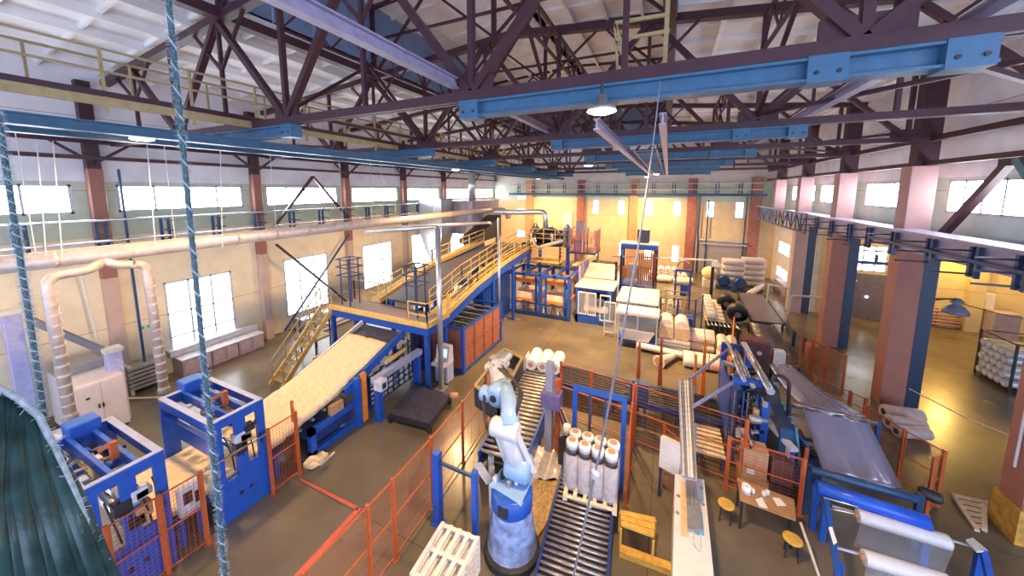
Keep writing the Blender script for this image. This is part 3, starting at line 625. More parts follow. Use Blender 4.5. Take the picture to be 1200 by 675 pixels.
# ------------------------------------------------------------------ frame machines of the mat line
def frame_machine(x0, x1, y0, y1, H, lab, seed):
    R = random.Random(seed)
    t = thing('frame_machine', lab, 'machine', ((x0 + x1) / 2, (y0 + y1) / 2, 0), 'blue frame machines')
    w = 0.3
    ym = (y0 + y1) / 2 + 0.04
    holes = [(y0 + 0.25, ym - 0.14, 1.15, H - 0.26), (ym + 0.12, y1 - 0.2, 1.35, H - 0.26)]
    wall_cells('x', x1 - 0.12, x1, y0, y1, 0, H - 0.02, holes).build('side_plate', BLUE, t)
    wall_cells('x', x0, x0 + 0.12, y0, y1, 0, H - 0.02, [(y0 + 0.34, y1 - 0.3, 0.8, H - 0.3)]).build('side_plate', BLUE, t)
    w = 0.3
    TOPM = mat('blue_grey_top', (0.33, 0.36, 0.52), 0.4)
    for ya, yb, nm in ((y0, y0 + 0.12, 'cross_beam'), (y1 - 0.12, y1, 'cross_beam'), (y0 + (y1 - y0) * 0.36, y0 + (y1 - y0) * 0.36 + 0.08, 'cross_beam'), (y0 + (y1 - y0) * 0.66, y0 + (y1 - y0) * 0.66 + 0.08, 'cross_beam')):
        MB().box(x0 + 0.12, x1 - 0.12, ya, yb, H - 0.26, H - 0.02).build(nm, BLUE, t)
    MB().box(x0 + .12, x1 - .12, y0, y0 + 0.14, H - 0.02, H).box(x0, x0 + 0.12, y0, y1, H - 0.02, H + 0.005).box(x1 - 0.12, x1, y0, y1, H - 0.02, H + 0.005).box(x0 + .12, x1 - .12, y1 - 0.14, y1, H - 0.02, H).build('top_plate', TOPM, t)
    MB().box(x0 + 0.12, x1 - 0.12, y0 + 0.02, y0 + 0.12, 2.05, 2.5).build('front_beam', BLUE, t)
    MB().cbox(x0 - 0.2, x0 + 0.3, y0 + 0.5, y1 - 0.25, H - 0.4, H + 0.25).build('drive_box', BLUE, t)
    for i in range(4):
        cx = x0 + 0.5 + i * 0.55; cy = R.uniform(y0 + 0.3, y1 - 0.3)
        MB().lathe((cx, cy - 0.15, H - 0.45), [(0.11, 0), (0.13, 0.05), (0.13, 0.3), (0.07, 0.32), (0.04, 0.45)], 10, (0, 1, 0)).build('motor', [GREY, DARK, BLUE, CARD][i % 4], t, smooth=True)
    MB().tube([(x0 + 0.15, (y0 + y1) / 2, 1.75), (x1 - 0.15, (y0 + y1) / 2, 1.75)], 0.14, 12).build('roller', STEEL, t, smooth=True)
    MB().tube([(x0 + 0.15, y1 - 0.35, 0.8), (x1 - 0.15, y1 - 0.35, 0.8)], 0.12, 12).build('roller', STEEL, t, smooth=True)
    for i in range(9):
        cx = x0 + 0.45 + R.random() * 2.0; cy = R.uniform(y0 + 0.25, y1 - 0.3); cz = H - R.uniform(0.3, 0.7)
        MB().cbox(cx - .13, cx + .13, cy - .1, cy + .1, cz, cz + R.uniform(.12, .3), .02).build('inner_block', [YEL, CARD, GREY, DARK, WOOL, BLUE, LGREY, YWOOD, DORNG][i], t)
    for i in range(3): MB().tube([(x0 + .4 + i * .7, y0 + .15, H - .45), (x0 + .7 + i * .7, y1 - .2, H - .35)], .03, 6).build('inner_rod', [STEEL, YEL, GREY][i], t)
    ob = MB().bar((x1 - 0.8, y0 + 0.75, H - 0.1), (x1 - 0.8, y0 + 0.75, H + 0.32), 0.12).bar((x1 - 0.8, y0 + 0.75, H + 0.3), (x1 - 1.2, y0 + 0.65, H + 0.05), 0.1)
    ob.build('orange_lever', ORNG, t)
    for i in range(5):
        yy = R.uniform(y0 + 0.4, y1 - 0.4); zz = R.uniform(1.2, 2.3)
        MB().cbox(x1 - 0.22, x1 + 0.03, yy - 0.14, yy + 0.14, zz, zz + R.uniform(0.15, 0.35), 0.02).build('valve_block', [GREY, BLK, CARD, DARK, LGREY][i], t)
    for i in range(4):
        yy = y0 + 0.35 + i * 0.25; h = MB().tube(path([(x1 - 0.16, yy, 2.4), (x1 + 0.05, yy + 0.05, 1.9), (x1 - 0.1, yy + 0.15, 1.3)], 0.12), 0.02, 6); h.build('hose', BLK, t)
    MB().box(x1, x1 + 0.01, (y0 + y1) / 2 - 0.08, (y0 + y1) / 2 + 0.16, 2.05, 2.2).build('nameplate', GREY, t)
    MB().tube([(x1, y0 + 0.55, 0.62), (x1 + 0.02, y0 + 0.55, 0.62)], 0.06, 10).tube([(x1, y1 - 0.5, 0.62), (x1 + 0.02, y1 - 0.5, 0.62)], 0.05, 10).build('port', BLK, t)
    return t
frame_machine(-13.25, -10.42, 1.95, 3.25, 3.0, 'blue frame machine at the lower left corner, nearest on the mat line', 1)
frame_machine(-13.15, -10.42, 4.12, 5.42, 3.0, 'blue frame machine second along the mat line, behind the orange gate', 2)
t = thing('fan_motor', 'grey fan motor with cables under the nearest branch duct', 'motor', (-15.7, 3.1, 0))
MB().cbox(-16.3, -15.1, 2.6, 3.6, 1.3, 1.9).build('housing', LGREY, t)
MB().lathe((-15.1, 3.1, 1.75), [(0.3, 0), (0.34, 0.08), (0.34, 0.4), (0.12, 0.45), (0.1, 0.6)], 14, (1, 0, 0)).build('drum', DARK, t, smooth=True)
MB().box(-16.2, -15.2, 2.7, 3.5, 0, 1.3).build('pedestal', BLUE, t)
for i in range(3): MB().tube(path([(-15.3 + i * 0.1, 2.7, 1.9), (-14.8, 2.5, 2.4), (-14.3, 2.9, 1.4 - i * 0.1), (-13.4, 2.9, 1.4)], 0.2), 0.025, 6).build('cable', [BLK, CARD, BLK][i], t)
# the mat itself: flat through the machines and rising to the dark belt
def mat_strip(pts, x0, x1, th, nm, m, lab, cat, wave=0.012, nx=14):
    rows = []; R = random.Random(5)
    fine = []
    for p, q in zip(pts, pts[1:]):
        for i in range(6): fine.append((p[0] + (q[0] - p[0]) * i / 6, p[1] + (q[1] - p[1]) * i / 6))
    fine.append(pts[-1])
    for y, z in fine:
        rows.append([(x0 + (x1 - x0) * j / nx + (R.uniform(-0.03, 0.03) if j in (0, nx) else 0), y, z + R.uniform(-wave, wave) - (0.05 if j == nx // 2 else 0) + 0.04 * math.sin(PI * j / nx)) for j in range(nx + 1)])
    return MB().grid(rows, th).one(nm, m, lab, cat, smooth=True)
mat_strip([(0.8, 1.2), (3.0, 1.2), (5.0, 1.2), (6.0, 1.32), (6.9, 1.5), (8.2, 1.78), (9.4, 2.15), (10.5, 2.5)], -12.95, -10.7, 0.22, 'insulation_mat', WOOL, 'broad cream insulation mat running through the blue machines up the incline', 'mat')
t = thing('mat_table', 'blue and steel table carrying the cream mat between the two frame machines', 'table', (-11.8, 4, 0))
for ya, yb in ((0.8, 1.9), (3.3, 4.05), (5.5, 6.0)): MB().box(-13.0, -10.65, ya, yb, 0.78, 0.95).build('bed', DBLUE, t)
for x, y in ((-12.9, 3.5), (-10.8, 3.5), (-12.9, 3.9), (-10.8, 3.9), (-12.9, 5.8), (-10.8, 5.8), (-12.9, 1.2), (-10.8, 1.2)): MB().box(x - 0.06, x + 0.06, y - 0.06, y + 0.06, 0, 0.8).build('leg', BLUE, t)
MB().cbox(-10.62, -10.44, 3.4, 3.9, 1.0, 1.75).build('junction_box', LGREY, t)
MB().box(-10.44, -10.42, 3.48, 3.65, 1.3, 1.6).box(-10.44, -10.42, 3.7, 3.82, 1.2, 1.5).build('box_panel', DARK, t)
# orange gates in front of the line
def fence(nm, pts, H, m, lab, cat='fence', step=0.1, vstep=0.1, mid=True, post_w=0.07, z0=0.12, gate=False, wires=True, posts=True, wm=None):
    pts = [V((p[0], p[1], 0)) for p in pts]
    c = sum(pts, V((0, 0, 0))) / len(pts); t = thing(nm, lab, cat, (c.x, c.y, 0))
    if posts:
        for p in pts:
            MB().box(p.x - post_w / 2, p.x + post_w / 2, p.y - post_w / 2, p.y + post_w / 2, 0, H).box(p.x - post_w, p.x + post_w, p.y - post_w, p.y + post_w, 0, 0.02).build('post', m, t)
    for p, q in zip(pts, pts[1:]):
        mb = MB(); d = (q - p); L = d.length; d.normalize(); a = p + d * 0.05; b = q - d * 0.05
        def at(u, z): return (a.x + (b.x - a.x) * u, a.y + (b.y - a.y) * u, z)
        for z in ([z0, H - 0.05] + ([(H + z0) / 2] if mid else [])): mb.bar(at(0, z), at(1, z), 0.03)
        mb.bar(at(0, z0), at(0, H - 0.05), 0.03).bar(at(1, z0), at(1, H - 0.05), 0.03)
        pan = mb.build('panel_frame', m, t)
        if wires:
            w = MB(); z = z0 + step
            while z < H - 0.08: w.bar(at(0, z), at(1, z), 0.0055); z += step
            n = int(L / vstep)
            for i in range(1, n): w.bar(at(i / n, z0), at(i / n, H - 0.05), 0.0055)
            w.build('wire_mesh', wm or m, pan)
    return t
fence('orange_gate', [(-10.28, 2.2), (-10.28, 3.02), (-10.24, 3.78)], 2.08, ORNG, 'orange mesh gate of two panels in front of the nearest frame machine', 'gate')
fence('orange_gate', [(-10.24, 5.36), (-10.26, 6.2), (-10.9, 6.5)], 2.14, ORNG, 'orange mesh gate standing beside the second frame machine by the rising mat', 'gate')
MB().bar((-10.24, 3.78, 2.0), (-10.24, 5.36, 2.0), 0.04).one('link_bar', STEEL, 'thin steel bar linking the two orange gates', 'bar')
# incline: bed, lifting frame, belt
INC = math.atan2(3.38 - 1.78, 13.13 - 8.2)
t = thing('incline_conveyor', 'wide dark incline conveyor climbing under the yellow platform to the hood', 'conveyor', (-11.8, 16, 0))
rows = [[(-13.0, 10.55, 2.36), (-10.6, 10.55, 2.36)], [(-13.0, 11.38, 2.62), (-10.6, 11.38, 2.62)]]
MB().grid(rows, 0.1).build('lower_belt', BELT, t)
rows = [[(-13.3, 13.15, 3.35), (-10.7, 13.15, 3.35)], [(-13.3, 17.5, 4.2), (-10.7, 17.5, 4.2)], [(-13.3, 26.0, 4.6), (-10.9, 26.0, 4.6)]]
MB().grid(rows, 0.12).build('upper_belt', BELT, t)
for x in (-13.08, -10.52): MB().bar((x, 8.2, 1.55), (x, 11.4, 2.66), 0.1, 0.3).build('side_rail', CREAM if x < -12 else BLUE, t)
MB().bar((-13, 10.58, 2.4), (-10.6, 10.58, 2.4), 0.03).build('nose_bar', LGREY, t)
for i in range(7):
    f = 0.05 + i * 0.1; MB().tube([(-12.95, 8.2 + 5 * f, 1.3 + 1.55 * f), (-10.6, 8.2 + 5 * f, 1.3 + 1.55 * f)], 0.06, 8).build('roller', DARK, t)
lat = MB()
for i in range(12): lat.bar((-10.45, 8.9 + i * 0.33, 0.35), (-10.45, 8.9 + i * 0.33, 1.5 + i * 0.1), 0.05)
for i in range(7): lat.bar((-10.45, 8.9, 0.35 + i * 0.18), (-10.45, 12.6, 0.35 + i * 0.34), 0.05)
lat.build('side_lattice', DBLUE, t)
for y, z in ((9.4, 1.5), (13.3, 3.2), (18.3, 4.1), (21.8, 4.3)):
    for x in (-13, -10.7): MB().bar((x, y, 0), (x, y, z), 0.16).build('leg', BLUE, t)
for y0 in (18.4,): MB().bar((-10.7, y0, 0.2), (-10.7, y0 + 3.2, 4.1), 0.1).build('brace', BLUE, t)
t = thing('mat_lift', 'blue lifting frame with an orange post supporting the rising cream mat', 'lift', (-11.7, 8.2, 0))
MB().bar((-10.36, 8.6, 0), (-10.36, 8.6, 1.95), 0.2).build('post', BLUE, t); MB().bar((-13.3, 8.75, 0), (-13.3, 8.75, 1.7), 0.2).build('post', BLUE, t)
MB().bar((-10.3, 8.85, 0.1), (-10.3, 8.85, 2.05), 0.1, 0.22).build('orange_guard', DORNG, t); MB().bar((-13.35, 9.1, 0.1), (-13.35, 9.1, 1.95), 0.1, 0.22).build('orange_guard', DORNG, t)
b = MB().bar((-10.55, 6.75, 0.12), (-10.55, 8.7, 0.12), 0.2).bar((-10.55, 6.75, 0.9), (-10.55, 8.7, 0.9), 0.2).bar((-10.55, 6.85, 0), (-10.55, 6.85, 1.0), 0.2)
b.build('side_frame', BLUE, t)
b = MB().bar((-13.2, 6.75, 0.12), (-13.2, 8.7, 0.12), 0.2).bar((-13.2, 6.75, 0.9), (-13.2, 8.7, 0.9), 0.2).bar((-13.2, 6.85, 0), (-13.2, 6.85, 1.0), 0.2); b.build('side_frame', BLUE, t)
MB().box(-13.1, -10.65, 7.0, 8.5, 0.3, 0.75).build('pit_bed', DBLUE, t)
for i in range(4): MB().tube([(-13.05, 6.6 + i * 0.45, 1.08 + i * 0.085), (-10.7, 6.6 + i * 0.45, 1.08 + i * 0.085)], 0.05, 8).build('roller', GREY, t)
MB().lathe((-11.0, 8.0, 0.95), [(0.16, 0), (0.18, 0.06), (0.18, 0.4), (0.1, 0.44)], 10, (0, 1, 0)).build('motor', GREY, t, smooth=True)
MB().box(-10.7, -10.5, 7.6, 8.1, 0.95, 1.35).build('valve_block', CARD, t)
MB().grid([[(-10.4 + 0.14 * i + random.uniform(-0.03, 0.03), 6.4 + 0.12 * j, 0.1 + random.uniform(0, 0.14)) for i in range(4)] for j in range(6)], 0.1).one('wool_scrap', WOOL, 'scrap of yellow wool lying on the floor beside the blue lifting frame', 'scrap')
# small dark conveyor table with blue gantry
t = thing('gantry_frame', 'blue portal frame with control box over the low dark conveyor table', 'gantry', (-10.05, 10.4, 0))
for y in (9.24, 11.53): MB().bar((-9.95, y, 0), (-9.95, y, 1.75), 0.24).box(-10.15, -9.75, y - 0.2, y + 0.2, 0, 0.03).build('post', BLUE, t)
MB().bar((-9.95, 9.0, 1.72), (-9.95, 11.75, 1.72), 0.26, 0.22).build('beam', mat('blue_grey_top', (0.33, 0.36, 0.52)), t)
MB().cbox(-9.9, -9.5, 8.95, 9.3, 1.4, 1.8, 0.02).build('control_box', LGREY, t); MB().box(-9.5, -9.48, 9.03, 9.2, 1.48, 1.7).build('display', DARK, t)
MB().bar((-10.1, 10.2, 1.75), (-10.38, 10.2, 1.75), 0.2).build('arm', BLUE, t); MB().bar((-10.3, 10.0, 1.9), (-10.3, 11.2, 2.0), 0.12).build('cylinder', YEL, t)
t = thing('low_conveyor', 'low dark steel conveyor table on the floor behind the blue portal frame', 'conveyor', (-9, 10.3, 0))
c = [G(457, 484, 0.4), G(503, 496, 0.4), G(527, 463, 0.4), G(484, 450, 0.4)]
MB().slab([c[0], c[1], c[2], c[3]], 0.1).build('bed', BELT, t)
e = MB()
for p, q in zip(c, c[1:] + c[:1]): e.bar(p - V((0, 0, 0.12)), q - V((0, 0, 0.12)), 0.06, 0.2)
e.build('rim', DARK, t)
for p in c: MB().bar((p.x, p.y, 0), (p.x, p.y, 0.3), 0.12).build('foot', DARK, t)
MB().tube([c[2] + V((0.05, 0, 0)), c[2] + V((0.35, 0.1, 0))], 0.13, 10).build('motor', CARD, t, smooth=True)
# operator console
g = G(517, 449); t = thing('operator_console', 'light grey operator console with a lit screen standing beside the bronze guard', 'console', (g.x, g.y, 0))
MB().cbox(g.x - 0.35, g.x + 0.35, g.y, g.y + 0.55, 0.05, 0.95, 0.03).build('base', mat('console_blue_grey', (0.38, 0.45, 0.6), 0.4), t)
MB().hexa([(g.x - 0.38, g.y - 0.25, 0.92), (g.x + 0.38, g.y - 0.25, 0.92), (g.x + 0.38, g.y + 0.5, 0.92), (g.x - 0.38, g.y + 0.5, 0.92), (g.x - 0.38, g.y - 0.25, 1.0), (g.x + 0.38, g.y - 0.25, 1.0), (g.x + 0.38, g.y + 0.5, 1.2), (g.x - 0.38, g.y + 0.5, 1.2)]).build('desk', LGREY, t)
MB().hexa([(g.x - 0.36, g.y + 0.1, 1.08), (g.x + 0.36, g.y + 0.1, 1.08), (g.x + 0.36, g.y + 0.5, 1.1), (g.x - 0.36, g.y + 0.5, 1.1), (g.x - 0.36, g.y + 0.22, 1.75), (g.x + 0.36, g.y + 0.22, 1.75), (g.x + 0.36, g.y + 0.5, 1.75), (g.x - 0.36, g.y + 0.5, 1.75)]).build('screen_housing', LGREY, t)
MB().hexa([(g.x - 0.25, g.y + 0.12, 1.25), (g.x + 0.25, g.y + 0.12, 1.25), (g.x + 0.25, g.y + 0.16, 1.25), (g.x - 0.25, g.y + 0.16, 1.25), (g.x - 0.25, g.y + 0.18, 1.62), (g.x + 0.25, g.y + 0.18, 1.62), (g.x + 0.25, g.y + 0.24, 1.62), (g.x - 0.25, g.y + 0.24, 1.62)]).build('screen', SCREEN, t)
for i in range(4): MB().tube([(g.x - 0.24 + i * 0.16, g.y - 0.12, 1.02), (g.x - 0.24 + i * 0.16, g.y - 0.12, 1.08)], 0.03, 8).build('button', [RED, GRN, BLK, YEL][i], t)
# red floor lines
MB().slab([G(343, 676, 0.012), G(352, 676, 0.012), G(424, 596, 0.012), G(419, 594, 0.012)], 0.006).one('floor_line', RED, 'red painted floor line running beside the near orange fence', 'floor line')
MB().slab([G(352, 560, 0.012), G(352, 563, 0.012), G(418, 598, 0.012), G(421, 594, 0.012)], 0.006).one('floor_line', RED, 'red painted floor line crossing from the orange gate to the near fence', 'floor line')
MB().slab([G(374, 545, 0.012), G(376, 546, 0.012), G(393, 530, 0.012), G(391, 529, 0.012)], 0.006).one('tape_strip', WHITE, 'short pale tape strip stuck on the floor past the orange gate', 'tape')
# ------------------------------------------------------------------ yellow platform and incline walkways
PZ = 3.02
t = thing('access_platform', 'yellow edged steel platform on blue legs across the dark incline', 'platform', (-12.5, 12.2, 0))
MB().box(-15.6, -9.3, 11.5, 13.1, PZ - 0.08, PZ).build('deck', mat('deck_plate', (0.22, 0.18, 0.2), 0.5), t)
MB().box(-15.6, -10.6, 11.42, 11.52, PZ - 0.02, PZ + 0.22).box(-9.32, -9.22, 11.5, 13.1, PZ - 0.02, PZ + 0.22).box(-10.6, -9.25, 11.42, 11.52, PZ - 0.02, PZ + 0.22).build('kick_plate', YEL, t)
MB().box(-15.6, -9.25, 11.5, 11.62, PZ - 0.38, PZ - 0.06).box(-9.4, -9.26, 11.6, 13.1, PZ - 0.38, PZ - 0.06).box(-15.6, -15.48, 11.5, 13.1, PZ - 0.38, PZ - 0.06).build('beam', BLUE, t)
for x, y in ((-15.4, 11.6), (-15.4, 13), (-9.45, 11.65), (-9.45, 13.0), (-13.3, 11.6)): MB().bar((x, y, 0), (x, y, PZ - 0.1), 0.18).build('leg', BLUE, t)
def railing(pts, nm, m, parent, h=1.1, n=None, mids=(0.55,)):
    for p, q in zip(pts, pts[1:]):
        p = V(p); q = V(q); L = (q - p).length; k = n or max(1, round(L / 1.0)); u = V((0, 0, 1))
        mb = MB().bar(p + u * h, q + u * h, 0.045)
        for md in mids: mb.bar(p + u * md, q + u * md, 0.035)
        for i in range(k + 1):
            a = p + (q - p) * (i / k); mb.bar(a, a + u * h, 0.045)
        mb.build(nm, m, parent)
railing([(-9.27, 13.1, PZ), (-9.27, 11.47, PZ), (-10.3, 11.47, PZ)], 'railing', YEL, t)
railing([(-15.55, 11.5, PZ), (-15.55, 13.1, PZ), (-13.2, 13.1, PZ)], 'railing', OLIV, t)
def tower(x, y, nm, lab):                              # small navy ladder cage on the platform
    t = thing(nm, lab, 'ladder cage', (x, y, PZ))
    for dx, dy in ((-0.3, -0.3), (0.3, -0.3), (-0.3, 0.3), (0.3, 0.3)): MB().bar((x + dx, y + dy, PZ + .004), (x + dx, y + dy, PZ + 2.5), 0.05).build('post', NAVY, t)
    mb = MB()
    for z in (1.6, 2.05, 2.45):
        for a, b in (((-.45, -.45), (.45, -.45)), ((.45, -.45), (.45, .45)), ((.45, .45), (-.45, .45)), ((-.45, .45), (-.45, -.45))): mb.bar((x + a[0], y + a[1], PZ + z), (x + b[0], y + b[1], PZ + z), 0.05)
    mb.build('hoops', NAVY, t); return t
tower(-15.0, 12.4, 'ladder_cage', 'navy ladder cage at the left end of the yellow platform')
tower(-10.7, 12.5, 'ladder_cage', 'navy ladder cage beside the belt on the yellow platform')
# stairs to the platform at the left
t = thing('access_stairs', 'ochre stairs with handrails leading up to the left end of the platform', 'stairs', (-15.9, 10, 0))
for i in range(9): MB().box(-16.2, -15.4, 8.9 + i * 0.28, 9.2 + i * 0.28, 0.3 + i * 0.3, 0.34 + i * 0.3).build('tread', OLIV, t)
for x in (-16.22, -15.38):
    MB().bar((x, 8.8, 0.1), (x, 11.6, 3.0), 0.06, 0.24).build('stringer', YEL, t)
    railing([(x, 8.9, 0.2), (x, 11.55, 2.95)], 'handrail', OLIV, t, 1.0, 4)
t = thing('small_landing', 'small ochre landing on navy legs by the wall beside the stairs', 'landing', (-17, 9.9, 0))
c = G(372, 395, 0.9); MB().box(c.x - 0.8, c.x + 0.5, c.y - 0.5, c.y + 0.5, 0.9, 1.0).build('deck', OLIV, t)
for dx in (-0.75, 0.45):
    for dy in (-0.45, 0.45): MB().bar((c.x + dx, c.y + dy, 0), (c.x + dx, c.y + dy, 2.1), 0.06).build('post', NAVY, t)
mb = MB()
for z in (1.5, 2.1): mb.bar((c.x - 0.75, c.y - 0.45, z), (c.x - 0.75, c.y + 0.45, z), 0.05).bar((c.x - 0.75, c.y + 0.45, z), (c.x + 0.45, c.y + 0.45, z), 0.05)
mb.build('railing', NAVY, t)
# right walkway climbing beside the incline
def walkway(x0, x1, prof, lab, m_edge, rails, legs=True):
    t = thing('incline_walkway', lab, 'walkway', ((x0 + x1) / 2, prof[0][0], 0))
    d = MB(); b = MB(); k = MB()
    for (ya, za), (yb, zb) in zip(prof, prof[1:]):
        d.slab([(x0, ya, za), (x1, ya, za), (x1, yb, zb), (x0, yb, zb)], 0.06)
        b.bar((x1 - 0.06, ya, za - 0.3), (x1 - 0.06, yb, zb - 0.3), 0.12, 0.4).bar((x0 + 0.06, ya, za - 0.3), (x0 + 0.06, yb, zb - 0.3), 0.12, 0.4)
        k.bar((x1, ya, za + 0.1), (x1, yb, zb + 0.1), 0.04, 0.26)
    d.build('deck', m_edge, t); b.build('beam', BLUE, t); k.build('kick_plate', YEL, t)
    for r in rails: railing([(r, y, z) for y, z in prof], 'railing', YEL, t, 1.1, None, (0.4, 0.75))
    if legs:
        for y, z in [(18.0, prof[0][1] + 1.0), (21.0, prof[0][1] + 1.25)]:
            for xx in (x0 + 0.1, x1 - 0.1): MB().bar((xx, y, 0), (xx, y, z - 0.4), 0.18).build('leg', BLUE, t)
    return t
walkway(-10.4, -9.35, [(13.1, 3.05), (16.0, 3.75), (20.0, 4.35), (24.3, 4.68)], 'right yellow walkway with railings climbing beside the dark incline belt', YEL, (-9.37, -10.38))
walkway(-14.6, -13.7, [(13.1, 3.05), (17.7, 4.1), (23.2, 4.6), (24.6, 4.72)], 'left yellow walkway with railings climbing on the far side of the incline belt', OLIV, (-13.72,))
for i, x in enumerate((-10.05, -9.8)): MB().tube([(x, 14.5, 3.5), (x, 16, 3.85), (x, 20, 4.44), (x, 24.2, 4.76)], 0.06, 8).one('walkway_pipe', STEEL, '%s of two bright pipes lying along the right yellow walkway' % ('inner', 'outer')[i], 'pipe', smooth=True)
MB().cbox(-10.2, -9.7, 15.6, 16.1, 3.78, 4.15).one('walkway_motor', NAVY, 'small navy motor box on the right yellow walkway', 'motor')
# blue panels under the walkway
t = thing('blue_screen', 'blue panel screen closing the space under the right yellow walkway', 'screen', (-9.6, 20, 0))
for i, (y, z) in enumerate(((17.8, 3.3), (19.8, 3.5))): MB().box(-10.1, -10.05, y, y + 1.85, 0.2, z).build('panel', BLUE, t)
g = MB()
for i in range(20): g.bar((-9.9, 17.9 + i * 0.18, 0.4), (-9.9, 17.9 + i * 0.18, 3.4), 0.02)
for i in range(9): g.bar((-9.9, 17.9, 0.4 + i * 0.36), (-9.9, 21.4, 0.4 + i * 0.36), 0.02)
g.build('mesh', DBLUE, t)
# tower with the spinning head at the end of the incline
t = thing('melt_tower', 'tall machine tower with yellow railed decks at the far end of the incline', 'tower', (-8.4, 26, 0))
for x in (-10.2, -6.9):
    for y in (25.8, 28.6): MB().bar((x, y, 0), (x, y, 4.75), 0.25).build('leg', BLUE, t)
MB().box(-10.4, -6.7, 24.7, 28.8, 4.75, 4.95).build('deck', DARK, t)
MB().box(-9.2, -6.9, 23.5, 24.75, 3.72, 3.8).build('lower_deck', YEL, t)
railing([(-9.15, 24.7, 3.8), (-9.15, 23.5, 3.8), (-6.9, 23.5, 3.8), (-6.9, 24.7, 3.8)], 'railing', YEL, t, 1.1, None, (0.3, 0.6, 0.85))
railing([(-10.4, 24.7, 4.95), (-6.7, 24.7, 4.95), (-6.7, 28.8, 4.95)], 'railing', YEL, t, 1.1, None, (0.4, 0.75))
MB().lathe((-8.6, 25.9, 4.95), [(0.9, 0), (1.0, 0.3), (1.0, 0.7), (0.7, 1.0), (0.3, 1.15)], 16).build('kettle', DARK, t, smooth=True)
for i in range(6):
    a = i * PI / 3; MB().tube(path([(-8.6 + math.cos(a) * 0.9, 25.9 + math.sin(a) * 0.9, 5.4), (-8.6 + math.cos(a) * 1.5, 25.9 + math.sin(a) * 1.4, 5.8), (-8.6 + math.cos(a) * 1.6, 25.9 + math.sin(a) * 1.5, 5.0)], 0.25), 0.09, 8).build('hose', [GREY, BLK, CREAM][i % 3], t, smooth=True)
MB().tube(path([(-9.6, 24.8, 5.6), (-9.0, 24.3, 4.6), (-7.6, 24.3, 5.1), (-7.0, 24.6, 5.3)], 0.4), 0.13, 10).build('bent_pipe', CREAM, t, smooth=True)
t = thing('control_shelter', 'salmon red slatted shelter on the tower right of the spinning kettle', 'shelter', (-5.9, 26, 4.2))
SAL = mat('salmon_paint', (0.62, 0.25, 0.17), 0.5)
MB().box(-6.6, -4.6, 24.9, 27, 4.3, 4.42).build('floor_plate', DARK, t)
for x in (-6.5, -5.6, -4.7):
    for y in (25, 26.9): MB().bar((x, y, 0 if x < -6 and y > 26 else 4.3), (x, y, 6.1), 0.1).build('post', SAL, t)
mb = MB()
for i in range(16): mb.bar((-6.5 + i * 0.12, 25, 4.4), (-6.5 + i * 0.12, 25, 6.0), 0.04)
for i in range(16): mb.bar((-4.7, 25 + i * 0.12, 4.3), (-4.7, 25 + i * 0.12, 6.0), 0.04)
mb.build('slats', SAL, t)
MB().cbox(-6.3, -5.5, 25.1, 25.7, 4.42, 5.2).build('drive_box', BLUE, t)
MB().cbox(-6.4, -5.8, 26.2, 26.8, 5.0, 6.6).build('switch_box', mat('mauve_bench', (0.4, 0.32, 0.38)), t)
# bronze mesh enclosure
t = thing('roller_enclosure', 'bronze mesh enclosure with blue corner posts beside the operator console', 'enclosure', (-9.9, 15.5, 0))
x0, x1, y0, y1, H = -11.9, -8.75, 13.5, 17.6, 2.3
for x, y in ((x0, y0), (x1, y0), (x1, y1), (x0, y1)): MB().bar((x, y, 0), (x, y, H + 0.05), 0.16).build('post', BLUE, t)
r = MB()
for z in (0.12, H):
    r.bar((x0, y0, z), (x1, y0, z), 0.1).bar((x1, y0, z), (x1, y1, z), 0.1).bar((x0, y1, z), (x1, y1, z), 0.1).bar((x0, y0, z), (x0, y1, z), 0.1)
r.build('rail', BLUE, t)
BG = glassmat('bronze_screen', (0.42, 0.15, 0.09), 0.72)
for i in range(4):
    ya = y0 + 0.1 + i * (y1 - y0) / 4; yb = y0 - 0.0 + (i + 1) * (y1 - y0) / 4
    p = MB().box(x1 - 0.02, x1 + 0.02, ya, yb, 0.2, H - 0.06).build('mesh_panel', BG, t)
    MB().bar((x1 + 0.03, yb, 0.2), (x1 + 0.03, yb, H), 0.05).bar((x1 + 0.03, ya, 1.3), (x1 + 0.03, yb, 1.3), 0.04).build('panel_frame', BRONZE, p)
for i in range(3):
    xa = x0 + 0.1 + i * 1.02; p = MB().box(xa, xa + 0.95, y0 - 0.02, y0 + 0.02, 0.2, H - 0.06).build('mesh_panel', BG, t)
    MB().bar((xa + 0.97, y0 - 0.03, 0.2), (xa + 0.97, y0 - 0.03, H), 0.05).build('panel_frame', BRONZE, p)
MB().box(x0 + 0.15, x1 - 0.15, y0 + 0.2, y1 - 0.2, 0.1, 0.9).build('machine_bed', DARK, t)
for i in range(5): MB().tube([(x0 + 0.3, y0 + 0.5 + i * 0.75, 1.75), (x1 - 0.3, y0 + 0.5 + i * 0.75, 1.75)], 0.13, 10).build('roller', DARK, t, smooth=True)
for i in range(6): MB().bar((x0 + 0.2, y0 + 0.35 + i * 0.68, 2.1), (x1 - 0.2, y0 + 0.35 + i * 0.68, 2.1), 0.12).build('crossbar', GREY, t)
MB().lathe((x0 + 0.5, y1 - 0.9, 2.1), [(0.22, 0), (0.25, 0.1), (0.25, 0.5), (0.1, 0.55)], 12, (1, 0, 0)).build('motor', GREY, t, smooth=True)
MB().bar((-11.3, 13.2, 0), (-11.3, 13.2, 3.0), 0.12, 0.9).one('partition_screen', mat('dark_brown_panel', (0.10, 0.05, 0.05), 0.5), 'dark brown upright screen under the platform left of the bronze enclosure', 'screen')
